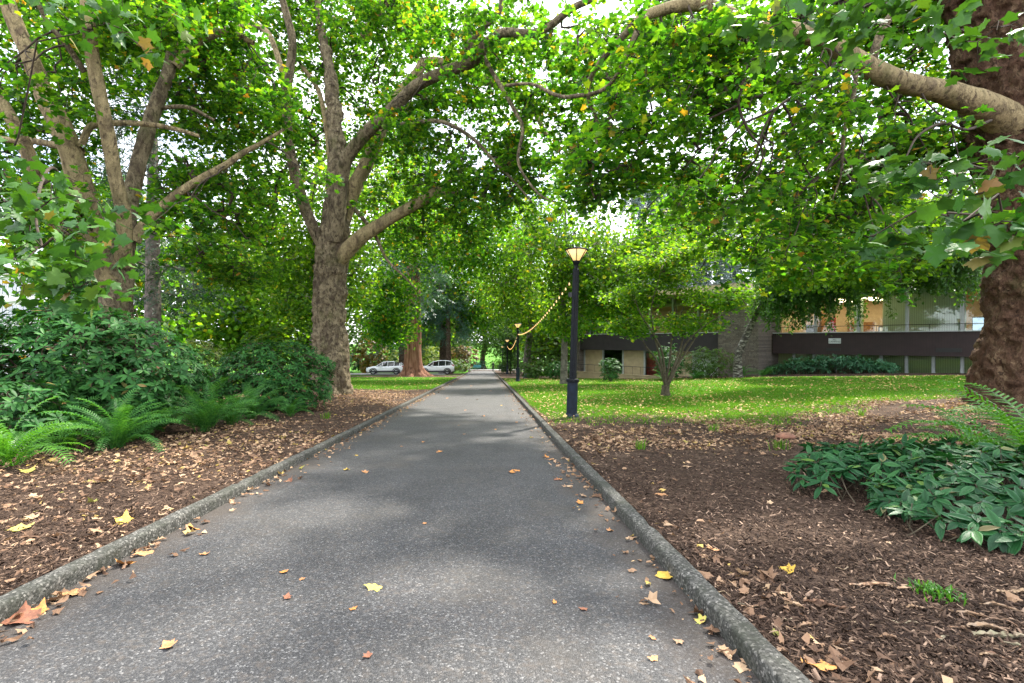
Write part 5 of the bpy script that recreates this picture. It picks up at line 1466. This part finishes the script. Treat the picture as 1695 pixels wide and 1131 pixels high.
# ------------------------------------------------------------------ office building
S0, C0 = -17.8, 40.87
def bxy(lx, ly): 
    p = un*(C0+ly)+uu*(S0+lx); return float(p[0]), float(p[1])
def office():
    ox, oy = bxy(0, 0)
    ang = math.atan2(uu[1], uu[0])
    root = empty('office_building', (ox, oy, 0), "low mid-century office with dark balcony bands, stone pier and large lit windows", 'building', rz=ang)
    def part(name, mb, mat, parent=None, smooth=False):
        return mb.build(name, M[mat], parent or root, smooth)
    gz = -2.6
    X1 = 26.0
    # right wing
    part('balcony_band', MB().box((3.0,-.9,.6),(X1,-.75,2.1)), 'band')
    part('balcony_floor', MB().box((3.0,-.748,.75),(X1,.62,.95)), 'fascia')
    part('band_cap', MB().box((3.0,-.96,2.1),(X1,-.69,2.16)), 'mullion')
    part('railing', (lambda m: [m.tube([(3.0,-.82,2.56),(X1,-.82,2.56)], .02, 6)] and [m.tube([(x,-.82,2.16),(x,-.82,2.56)], .014, 6) for x in np.arange(4.05, X1, 2.6)] and m)(MB()), 'dark')
    v = MB().box((6.45,-.92,.86),(7.3,-.901,1.04)); part('vent', v, 'dark')
    v = MB().box((12.15,-.92,.86),(13.3,-.901,1.1)); part('vent', v, 'dark')
    for x in np.arange(5.34, X1, 2.6):
        part('mullion', MB().box((x-.09,.62,.95),(x+.09,.78,5.3)), 'mullion')
    xs = [3.0]+list(np.arange(5.34, X1, 2.6))+[X1]
    for a, b in zip(xs[:-1], xs[1:]):
        part('window_pane', MB().box((a+.09,.69,.95),(b-.09,.70,5.28)), 'glass')
    part('roof_slab', MB().box((2.4,-1.1,5.32),(X1,8,5.85)), 'fascia')
    part('roof_covering', MB().box((2.4,-1.1,5.853),(X1,8,5.95)), 'roof')
    part('clerestory_panel', MB().box((16.9,.5,4.45),(X1,.61,5.31)), 'fascia')
    part('interior_wall', MB().box((3.0,6.6,.95),(X1,6.8,5.3)), 'beige')
    part('interior_wall', MB().box((2.9,.8,.95),(3.0,6.6,5.3)), 'beige')
    part('interior_ceiling', MB().box((3.0,.8,4.62),(X1,6.6,4.8)), 'beige')
    part('interior_floor', MB().box((3.0,.64,.8),(X1,6.6,.945)), 'wood')
    for x in (4.3, 6.2, 8.2, 10.0, 18.2, 20.5, 23):
        for y in (2.2, 4.6):
            part('ceiling_light', MB().box((x-.45,y-.7,4.585),(x+.45,y+.7,4.615)), 'ceil_light')
    for a, b in ((9.25, 10.46), (10.64, 13.06), (13.24, 13.3)):
        part('vertical_blind', MB().box((a,.74,.96),(b,.78,5.0)), 'blind')
    part('room_divider', MB().box((4.9,2.4,.95),(5.2,3.6,4.6)), 'wood')
    part('room_divider', MB().box((7.45,1.6,.95),(7.85,2.2,4.6)), 'blind')
    # lower storey
    for x in np.arange(4.1, X1, 1.3):
        part('lower_mullion', MB().box((x-.08,.05,gz),(x+.08,.25,.74)), 'mullion')
        part('lower_pane', MB().box((x+.08,.16,gz),(x+1.22,.17,.74)), 'glass')
    part('lower_blind', MB().box((3.0,.19,gz),(17.0,.23,.74)), 'blind_olive')
    part('stone_plinth', MB().box((14.75,-.1,gz),(18.5,.04,.55)), 'stone')
    # stone pier
    part('stone_pier', MB().box((-.05,-3.2,-3.5),(2.9,.9,5.31)), 'stone')
    # left wing
    L0, yb = -14.2, -2.7
    part('balcony_band', MB().box((L0,yb,.68),(-.06,yb+.15,2.18)), 'band2')
    part('band_cap', MB().box((L0,yb-.05,2.18),(-.06,yb+.22,2.24)), 'mullion')
    part('balcony_floor', MB().box((L0,yb+.152,.78),(-.06,yb+1.3,.98)), 'fascia')
    part('railing', (lambda m: [m.tube([(L0,yb+.08,2.64),(-.06,yb+.08,2.64)], .02, 6)] and m)(MB()), 'dark')
    xs = list(np.arange(L0+.1, -.3, 2.3))
    for a in xs:
        part('mullion', MB().box((a-.08,yb+1.3,.98),(a+.08,yb+1.45,5.3)), 'mullion')
        part('window_pane', MB().box((a+.08,yb+1.38,.98),(min(a+2.22,-.06),yb+1.39,5.28)), 'glass')
        part('lower_mullion', MB().box((a-.07,yb+.5,-3.5),(a+.07,yb+.68,.77)), 'mullion')
    part('upper_panel', MB().box((L0,yb+1.55,.98),(L0+3.2,yb+1.6,5.3)), 'blind')
    part('interior_wall', MB().box((L0,yb+6,.98),(-.06,yb+6.2,5.3)), 'beige')
    part('interior_ceiling', MB().box((L0,yb+1.5,4.62),(-.06,yb+6,4.8)), 'beige')
    part('interior_floor', MB().box((L0,yb+1.4,.8),(-.06,yb+6,.975)), 'wood')
    part('ceiling_light', MB().box((-9.9,yb+2.2,4.585),(-9,yb+3.6,4.615)), 'ceil_light')
    part('roof_slab', MB().box((L0-.6,yb-1.4,5.32),(2.38,6,5.8)), 'beige_wall')
    part('roof_covering', MB().box((L0-.6,yb-1.4,5.803),(2.38,6,5.9)), 'roof')
    lp = ((0,'beige_wall'),(1,'glass'),(2,'beige_wall'),(3,'glass'),(4,'beige_wall'),(5,'blind'))
    for k, mt in lp:
        if k < len(xs):
            a = xs[k]
            part('lower_pane', MB().box((a+.07,yb+.58,-3.5),(a+2.23,yb+.6,.77)), mt)
    part('interior_wall', MB().box((L0,yb+3.6,-3.5),(-.06,yb+3.7,.79)), 'dark')
    part('end_wall', MB().box((L0-1.1,yb-.2,-3.5),(L0-.02,yb+6,5.31)), 'stone')
    return root
off = office()
ob_ang = math.atan2(uu[1], uu[0])
def at_office(name, label, cat, lx, ly, z, build):
    x, y = bxy(lx, ly)
    root = empty(name, (x, y, z), label, cat, rz=ob_ang)
    build(root); return root
at_office('television', "black television mounted on the beige wall inside the leftmost lit window", 'television', 4.2, 3.9, 2.0, lambda r: (MB().box((-.5,-.03,.2),(.5,.03,.85)).build('screen', M['dark'], r), MB().box((-.06,.032,-1.0),(.06,.1,.5)).build('stand', M['dark'], r)))
at_office('cabinet', "orange wooden cabinet inside the second lit office window", 'cabinet', 6.9, 5.6, .95, lambda r: (MB().box((-.8,-.25,0),(.8,.25,2.05)).build('carcass', M['wood'], r), MB().box((-.76,-.275,.05),(-.02,-.252,2.0)).build('door', M['wood'], r), MB().box((.02,-.275,.05),(.76,-.252,2.0)).build('door', M['wood'], r)))
at_office('banner', "red standing banner inside the second lit office window", 'banner', 5.75, 3.0, .95, lambda r: (MB().box((-.22,-.01,.05),(.22,.01,2.4)).build('panel', M['red'], r), MB().box((-.25,-.12,0),(.25,.12,.045)).build('foot', M['dark'], r)))
at_office('picture_frame', "small dark-framed picture inside the window left of the blinds", 'picture', 8.7, 3.2, 2.05, lambda r: (MB().box((-.2,-.02,0),(.2,.02,.55)).build('frame', M['dark'], r), MB().box((-.13,-.026,.08),(.13,-.021,.47)).build('print', M['white'], r)))
at_office('monitor', "pale glowing monitor in the lit window beside the craggy trunk", 'monitor', 13.75, 1.6, 2.1, lambda r: (MB().box((-.28,-.03,.0),(.28,.03,.92)).build('case', M['dark'], r), MB().box((-.25,-.036,.04),(.25,-.031,.88)).build('screen', M['screen'], r), MB().box((-.05,0.031,-1.15),(.05,.08,.3)).build('stand', M['dark'], r)))
at_office('notice_board', "wood-framed notice board right of the glowing monitor", 'board', 15.2, 3.0, 1.9, lambda r: (MB().box((-.8,0,0),(.8,.04,1.2)).build('board', M['beige'], r), MB().box((-.86,-.02,1.2),(.86,.05,1.27)).build('frame', M['wood'], r), MB().box((-.86,-.02,-.95),(-.8,.05,1.2)).build('frame', M['wood'], r), MB().box((.8,-.02,-.95),(.86,.05,1.2)).build('frame', M['wood'], r)))
at_office('poster_stand', "red poster behind the lower window of the office's left wing", 'poster', -6.6, -1.6, -1.9, lambda r: (MB().box((-.75,-.01,0),(.5,.01,2.3)).build('print', M['red'], r), MB().box((-.8,-.06,-1.4),(.55,.06,-.005)).build('foot', M['dark'], r)))
at_office('red_door_frame', "orange-red door frame behind the left wing's lower window", 'door frame', -4.2, -1.5, -3.4, lambda r: (MB().box((-.1,-.05,0),(.12,.05,3.8)).build('jamb', M['wood'], r), MB().box((-1.1,-.02,0),(-.12,.02,3.7)).build('door', M['dark'], r)))

def txt(body, size, x, z, parent):
    cu = bpy.data.curves.new('lettering', 'FONT'); cu.body = body; cu.size = size; cu.align_x = 'CENTER'; cu.extrude = .004
    t = bpy.data.objects.new('tmp', cu); col.objects.link(t)
    bpy.context.view_layer.update()
    me = bpy.data.meshes.new_from_object(t); bpy.data.objects.remove(t)
    me.materials.clear(); me.materials.append(M['sign_text'])
    o = bpy.data.objects.new('lettering', me); col.objects.link(o); o.parent = parent
    o.rotation_euler = (R(90), 0, 0); o.location = (x, -.021, z)
def sign(r):
    MB().box((-.36,-.015,0),(.36,.0,.36)).build('panel', M['sign_face'], r)
    txt('NO', .12, 0, .22, r); txt('CAMPING', .155, 0, .08, r)
at_office('wall_sign', "small pale NO CAMPING sign on the dark balcony band", 'sign', 6.95, -.905, 1.36, sign)

# low wall and its railing in front of the left wing
def low_wall():
    x, y = bxy(-8, -5.2)
    z = -2.1
    root = empty('low_wall', (x, y, z), "low beige retaining wall in front of the office's left wing", 'wall', rz=ob_ang)
    MB().box((-7.3,-.12,-.6),(6.6,.12,.72)).build('wall', M['beige_wall'], root)
    MB().box((-7.35,-.16,.72),(6.65,.16,.78)).build('coping', M['beige_wall'], root)
    rl = MB().tube([(-7.2,0,1.45),(6.5,0,1.45)], .02, 6)
    for i in range(18): rl.tube([(-7.2+i*.8,0,.78),(-7.2+i*.8,0,1.45)], .012, 5)
    rl.build('railing', M['dark'], root)
low_wall()

def post_fence():
    x, y = 3.9, 50.
    z = float(G(x, y))
    root = empty('post_fence', (x, y, z), "fence of white-capped posts and rails behind the shrubs by the second lamp", 'fence')
    for i in range(4):
        px_ = i*1.45
        p = MB().box((px_-.08,-.08,-.2),(px_+.08,.08,1.75)).build('post', M['bark_grey'], root)
        MB().box((px_-.11,-.11,1.752),(px_+.11,.11,1.95)).lathe([(.15,1.95),(.0,2.05)], 4, (px_,0,0), .785).build('post_cap', M['white'], p)
    for k in (.6, 1.1, 1.55):
        MB().box((.085,-.03,k),(4.3,.03,k+.1)).build('rail', M['bark_grey'], root)
post_fence()

# ------------------------------------------------------------------ parked cars
def car(name, label, loc, rz, prof, W, paint, wheel_x, wr, roof, tail, L):
    root = empty(name, loc, label, 'car', 'cars parked on the road', rz)
    # body lower shell: profile rows (x, z_bottom, z_side_top, z_top, half width)
    secs = []
    for (x, zb, zs, zt, hw) in prof:
        secs.append([(-hw*.86,zb),(-hw*.97,zb+.12),(-hw,(zb+zs)/2),(-hw*.985,zs-.04),(-hw*.93,zs+.02),(-hw*.8,zt),(-hw*.4,zt+.012),(0,zt+.016)])
    V = []
    for (x,*_), s in zip(prof, secs):
        full = s + [(-y, z) for y, z in s[-2::-1]]
        V += [(x, y, z) for y, z in full]
    k = 15; n = len(prof)
    a = (np.arange(n-1)[:,None]*k+np.arange(k-1)[None]).ravel()
    Q = np.stack([a,a+1,a+k+1,a+k],-1)
    cap = [tuple(range(k)), tuple((n-1)*k+i for i in range(k))[::-1]]
    b = (np.arange(n-1)*k)
    under = np.stack([b, b+k, b+2*k-1, b+k-1], -1)
    me_o = obj('body', np.array(V), [Q, under, np.array([cap[0]]), np.array([cap[1]])], M[paint], root, True, False)
    # glasshouse: rows (x, half width, z)
    gh = MB(); rf = MB()
    rows = np.array(roof)
    V = []
    for x, zb, zt, hb, ht in rows: V += [(x,-hb,zb),(x,-ht,zt),(x,ht,zt),(x,hb,zb)]
    a = np.arange(len(rows)-1)*4
    gh.add(V, np.concatenate([np.stack([a,a+1,a+5,a+4],-1), np.stack([a+1,a+2,a+6,a+5],-1), np.stack([a+2,a+3,a+7,a+6],-1), np.array([(0,3,2,1)]), np.array([(4*len(rows)-4,4*len(rows)-3,4*len(rows)-2,4*len(rows)-1)])]))
    gh.build('window', M['car_glass'], root)
    V = []
    tt = [r for r in rows if r[2] > max(rows[:,2])-.14]
    for x, zb, zt, hb, ht in tt: V += [(x,-ht-.012,zt-.05),(x,-ht*.92,zt+.025),(x,0,zt+.04),(x,ht*.92,zt+.025),(x,ht+.012,zt-.05)]
    a = (np.arange(len(tt)-1)[:,None]*5+np.arange(4)[None]).ravel()
    rf.add(V, np.stack([a,a+1,a+6,a+5],-1)); rf.build('roof', M[paint], root, True)
    # pillars
    pl = MB()
    for i in range(1, len(rows)-1):
        x, zb, zt, hb, ht = rows[i]
        for s in (-1, 1): pl.tube([(x, s*(hb+.006), zb-.02), (x+.04, s*(ht+.008), zt)], .035 if i not in (2,) else .03, 5)
    x0, x1 = rows[0], rows[1]
    for s in (-1, 1):
        pl.tube([(x0[0], s*(x0[3]+.004), x0[1]), (x1[0], s*(x1[4]+.008), x1[2])], .035, 5)
        pl.tube([(rows[-1][0], s*(rows[-1][3]+.004), rows[-1][1]), (rows[-2][0], s*(rows[-2][4]+.008), rows[-2][2])], .05, 5)
    pl.build('pillars', M[paint], root)
    hw = W/2
    for x in wheel_x:
        for s in (-1, 1):
            ar = MB(); t = np.linspace(-.25, np.pi+.25, 14)
            V = []
            for q in t: V += [(x+math.cos(q)*(wr+.03), s*(hw+.012), wr+math.sin(q)*(wr+.03)), (x+math.cos(q)*(wr+.13), s*(hw+.012), wr+math.sin(q)*(wr+.12)), (x+math.cos(q)*(wr+.13), s*(hw-.1), wr+math.sin(q)*(wr+.12)), (x+math.cos(q)*(wr+.03), s*(hw-.1), wr+math.sin(q)*(wr+.03))]
            a = np.arange(13)[:,None]*4; j = np.arange(4)[None]; j2 = (j+1) % 4
            ar.add(V, np.stack([a+j,a+j2,a+4+j2,a+4+j],-1).reshape(-1,4)); ar.build('wheel_arch', M['cladding'], root)
            prof_t = [(wr*.62,-.1),(wr*.9,-.11),(wr,-.07),(wr,.07),(wr*.9,.11),(wr*.62,.1)]
            m = MB().lathe(prof_t, 24); Vt = np.concatenate(m.V); Vt = np.column_stack([Vt[:,0]+x, Vt[:,2]+s*(hw-.1), Vt[:,1]+wr])
            wl = obj('wheel', Vt, [np.concatenate(m.Q)], M['tyre'], root, True, False)
            r_ = MB()
            for q in range(5):
                a_ = q*2*np.pi/5; d = np.array([math.cos(a_), math.sin(a_)]); e = np.array([-d[1], d[0]])
                c0 = d*wr*.1; c1 = d*wr*.62
                pts = [c0-e*.05, c1-e*.035, c1+e*.035, c0+e*.05]
                r_.add([(x+p[0], s*(hw-.005), wr+p[1]) for p in pts]+[(x+p[0], s*(hw-.05), wr+p[1]) for p in pts], [(0,1,2,3),(7,6,5,4),(0,4,5,1),(1,5,6,2),(2,6,7,3)])
            m2 = MB().lathe([(wr*.63,-.06),(wr*.63,.06),(wr*.56,.062),(wr*.55,-.06)], 24); V2 = np.concatenate(m2.V)
            r_.add(np.column_stack([V2[:,0]+x, V2[:,2]+s*(hw-.06), V2[:,1]+wr]), np.concatenate(m2.Q))
            r_.build('rim', M['rim'], wl)
    z0 = prof[0][1]
    MB().box((-L/2+.5,-hw-.01,z0-.02),(L/2-.45,-hw+.05,z0+.16)).box((-L/2+.5,hw-.05,z0-.02),(L/2-.45,hw+.01,z0+.16)).build('sill_trim', M['cladding'], root)
    MB().box((-L/2-.015,-hw*.75,z0),(-L/2+.12,hw*.75,z0+.26)).build('front_bumper', M['cladding'], root)
    MB().box((L/2-.12,-hw*.78,z0),(L/2+.015,hw*.78,z0+.3)).build('rear_bumper', M['cladding'], root)
    for s in (-1, 1):
        MB().box((-L/2+.04,s*hw*.6-.17,.74),(-L/2+.4,s*hw*.86+.03*s,.86)).build('headlight', M['head_light'], root)
        MB().box((L/2-.3,s*hw*.8-.1,tail[0]),(L/2-.015,s*hw*.8+.1,tail[1])).build('tail_light', M['tail_light'], root)
        MB().box((rows[0][0]+.55,s*(hw+.02)-.09,rows[0][1]+.02),(rows[0][0]+.75,s*(hw+.02)+.09,rows[0][1]+.17)).build('mirror', M[paint], root)
        for hx in wheel_x[:1]:
            MB().box((.05,s*hw-.012,.9),(.25,s*hw+.012,.935)).build('door_handle', M[paint], root)
            MB().box((1.0,s*hw-.012,.93),(1.2,s*hw+.012,.965)).build('door_handle', M[paint], root)
    return root
prof1 = [(-2.32,.32,.6,.68,.72),(-2.2,.25,.72,.8,.86),(-1.7,.24,.86,.95,.91),(-.95,.24,.95,1.02,.92),(0,.24,.98,1.03,.925),(1.0,.24,1.0,1.05,.92),(1.7,.26,1.04,1.1,.9),(2.15,.32,1.02,1.12,.85),(2.34,.4,.9,1.0,.76)]
roof1 = [(-1.15,.98,.99,.8,.78),(-.35,1.0,1.5,.84,.64),(.3,1.0,1.6,.85,.66),(1.1,1.02,1.57,.84,.64),(1.75,1.05,1.4,.8,.6),(2.15,1.08,1.13,.74,.66)]
cz = float(lin(61))+.135
car('parked_car', "pale silver crossover with dark wheel arches, nose to the left, beside the sequoia", (-12.6, 60.6, float(lin(60.6))+.135), R(3), prof1, 1.84, 'car_paint', (-1.42, 1.4), .36, roof1, (.9,1.08), 4.68)
prof2 = [(-2.25,.32,.66,.74,.74),(-2.1,.26,.8,.88,.86),(-1.6,.24,.93,1.02,.9),(-.9,.24,1.0,1.06,.91),(0,.24,1.03,1.08,.915),(1.0,.24,1.06,1.1,.91),(1.75,.27,1.1,1.15,.9),(2.15,.34,1.1,1.18,.87),(2.28,.42,.95,1.1,.8)]
roof2 = [(-1.2,1.02,1.03,.8,.78),(-.4,1.04,1.58,.84,.66),(.3,1.05,1.69,.85,.68),(1.15,1.07,1.7,.84,.67),(1.85,1.1,1.62,.82,.64),(2.18,1.12,1.2,.78,.7)]
car('parked_car', "silver-grey hatchback SUV with dark sill, half hidden on the right of the sequoia", (-6.35, 61.4, float(lin(61.4))+.135), R(3), prof2, 1.83, 'car_paint2', (-1.4, 1.4), .35, roof2, (1.0,1.2), 4.52)

# ------------------------------------------------------------------ the walker
def walker():
    x, y = 1.25, 90.5
    z = float(lin(y))+.005
    root = empty('person', (x, y, z), "person in black walking far off at the end of the path", 'person')
    J = {'pel':(0,0,.94,.15),'waist':(0,0,1.08,.135),'chest':(0,.01,1.3,.16),'neckb':(0,.01,1.45,.08),'neck':(0,0,1.51,.055),'head':(0,-.01,1.6,.095),'crown':(0,0,1.69,.075)}
    bones = [('pel','waist'),('waist','chest'),('chest','neckb'),('neckb','neck'),('neck','head'),('head','crown')]
    for s, t in ((-1,'l'),(1,'r')):
        f = s*.16
        J.update({'hip'+t:(s*.1,0,.88,.1),'kne'+t:(s*.1,-f*.8-.03,.49,.065),'ank'+t:(s*.1,-f*1.5+.03,.1,.045),'toe'+t:(s*.11,-f*1.5-.13,.04,.035),
                  'sho'+t:(s*.19,.01,1.41,.075),'elb'+t:(s*.25,f*.5+.03,1.13,.05),'wri'+t:(s*.25,f*.9-.05,.88,.034),'pal'+t:(s*.25,f*1.0-.07,.81,.038)})
        bones += [('pel','hip'+t),('hip'+t,'kne'+t),('kne'+t,'ank'+t),('ank'+t,'toe'+t),('chest','sho'+t),('sho'+t,'elb'+t),('elb'+t,'wri'+t),('wri'+t,'pal'+t)]
        for k, (dx, dy, L) in enumerate(((0,-.03,.075),(0,-.012,.085),(0,.008,.08),(0,.026,.065),(-s*.03,-.05,.04))):
            p = J['pal'+t]
            J[f'f{k}{t}'] = (p[0]+dx*.6, p[1]+dy, p[2]-L*.5, .011); J[f'g{k}{t}'] = (p[0]+dx-s*.012, p[1]+dy*1.1, p[2]-L, .009)
            bones += [('pal'+t, f'f{k}{t}'), (f'f{k}{t}', f'g{k}{t}')]
    names = list(J); idx = {n: i for i, n in enumerate(names)}
    me = bpy.data.meshes.new('body')
    me.from_pydata([J[n][:3] for n in names], [(idx[a], idx[b]) for a, b in bones], [])
    o = bpy.data.objects.new('body', me); col.objects.link(o)
    sk = o.modifiers.new('skin', 'SKIN')
    if not me.skin_vertices: me.attributes  # layer is made by the modifier
    lay = me.skin_vertices[0].data if me.skin_vertices else None
    if lay:
        for i, n in enumerate(names): lay[i].radius = (J[n][3], J[n][3]); lay[i].use_root = (n == 'pel')
    ss = o.modifiers.new('sub', 'SUBSURF'); ss.levels = ss.render_levels = 1
    bpy.context.view_layer.update()
    dg = bpy.context.evaluated_depsgraph_get()
    m2 = bpy.data.meshes.new_from_object(o.evaluated_get(dg)); o.modifiers.clear(); o.data = m2
    m2.materials.clear(); m2.materials.append(M['cloth']); m2.materials.append(M['skin'])
    for p in m2.polygons:
        p.use_smooth = True
        if p.center.z > 1.5 or (abs(p.center.x) > .2 and p.center.z < .87): p.material_index = 1
    o.parent = root
    # face
    fc = MB()
    fc.lathe([(.0,-.02),(.014,-.012),(.012,.01),(.0,.02)], 8, (0,-.112,1.595))
    fc.build('nose', M['skin'], root, True)
    e = MB()
    for s in (-1,1): e.lathe([(0,-.009),(.01,0),(0,.009)], 8, (s*.035,-.098,1.625))
    e.build('eyes', M['dark'], root)
    MB().box((-.025,-.106,1.548),(.025,-.094,1.556)).build('mouth', M['red'], root)
    er = MB()
    for s in (-1,1): er.lathe([(0,-.03),(.014,-.01),(.014,.015),(0,.03)], 8, (s*.097,-.005,1.61))
    er.build('ears', M['skin'], root, True)
    t = np.linspace(0, 1, 8)
    h = MB().lathe([(.112*math.sin(q*2.0)+.001, 1.73-.19*q-.0*q) for q in t], 20); V = np.concatenate(h.V); V[:,1] += .018
    obj('hair', V, [np.concatenate(h.Q)], M['hair'], root, True, False)
walker()

# ------------------------------------------------------------------ benches on the far plaza, far building
def bench(label, x, y):
    z = float(lin(y))+.165
    root = empty('park_bench', (x, y, z), label, 'bench', 'benches on the far plaza')
    MB().box((-.85,-.22,.42),(.85,.22,.47)).build('seat', M['teal'], root)
    MB().box((-.85,.2,.52),(.85,.25,.95)).build('backrest', M['teal'], root)
    for s in (-.7,.7): MB().box((s-.04,-.2,0),(s+.04,.2,.419)).build('leg', M['dark'], root)
bench("teal bench on the far plaza, left of the walker", -2.0, 103); bench("teal bench at the left corner of the far plaza", -4.6, 102.4)

def far_block():
    x, y = -62., 60.
    z = float(lin(y))
    root = empty('apartment_block', (x, y, z), "pale concrete block with window bands at the far left edge", 'building', rz=R(-25))
    MB().box((-10,0,-2),(13,9,12.6)).build('wall', M['bldg_white'], root)
    MB().box((-10.3,-.5,12.6),(13.3,9.3,13.2)).build('roof', M['bldg_white'], root)
    for fl in range(4):
        for k in range(9):
            a = -9.6+k*2.5
            w_ = MB().box((a,-.02,.9+fl*3),(a+2.1,-.005,2.5+fl*3)).build('window', M['bldg_glass'], root)
            MB().box((a+1.0,-.06,.9+fl*3),(a+1.08,-.021,2.5+fl*3)).box((a-.06,-.06,.84+fl*3),(a+2.16,-.021,.9+fl*3)).build('frame', M['bldg_white'], w_)
        MB().box((-10,-.3,2.9+fl*3),(13,-.005,3.2+fl*3)).build('ledge', M['bldg_white'], root)
far_block()
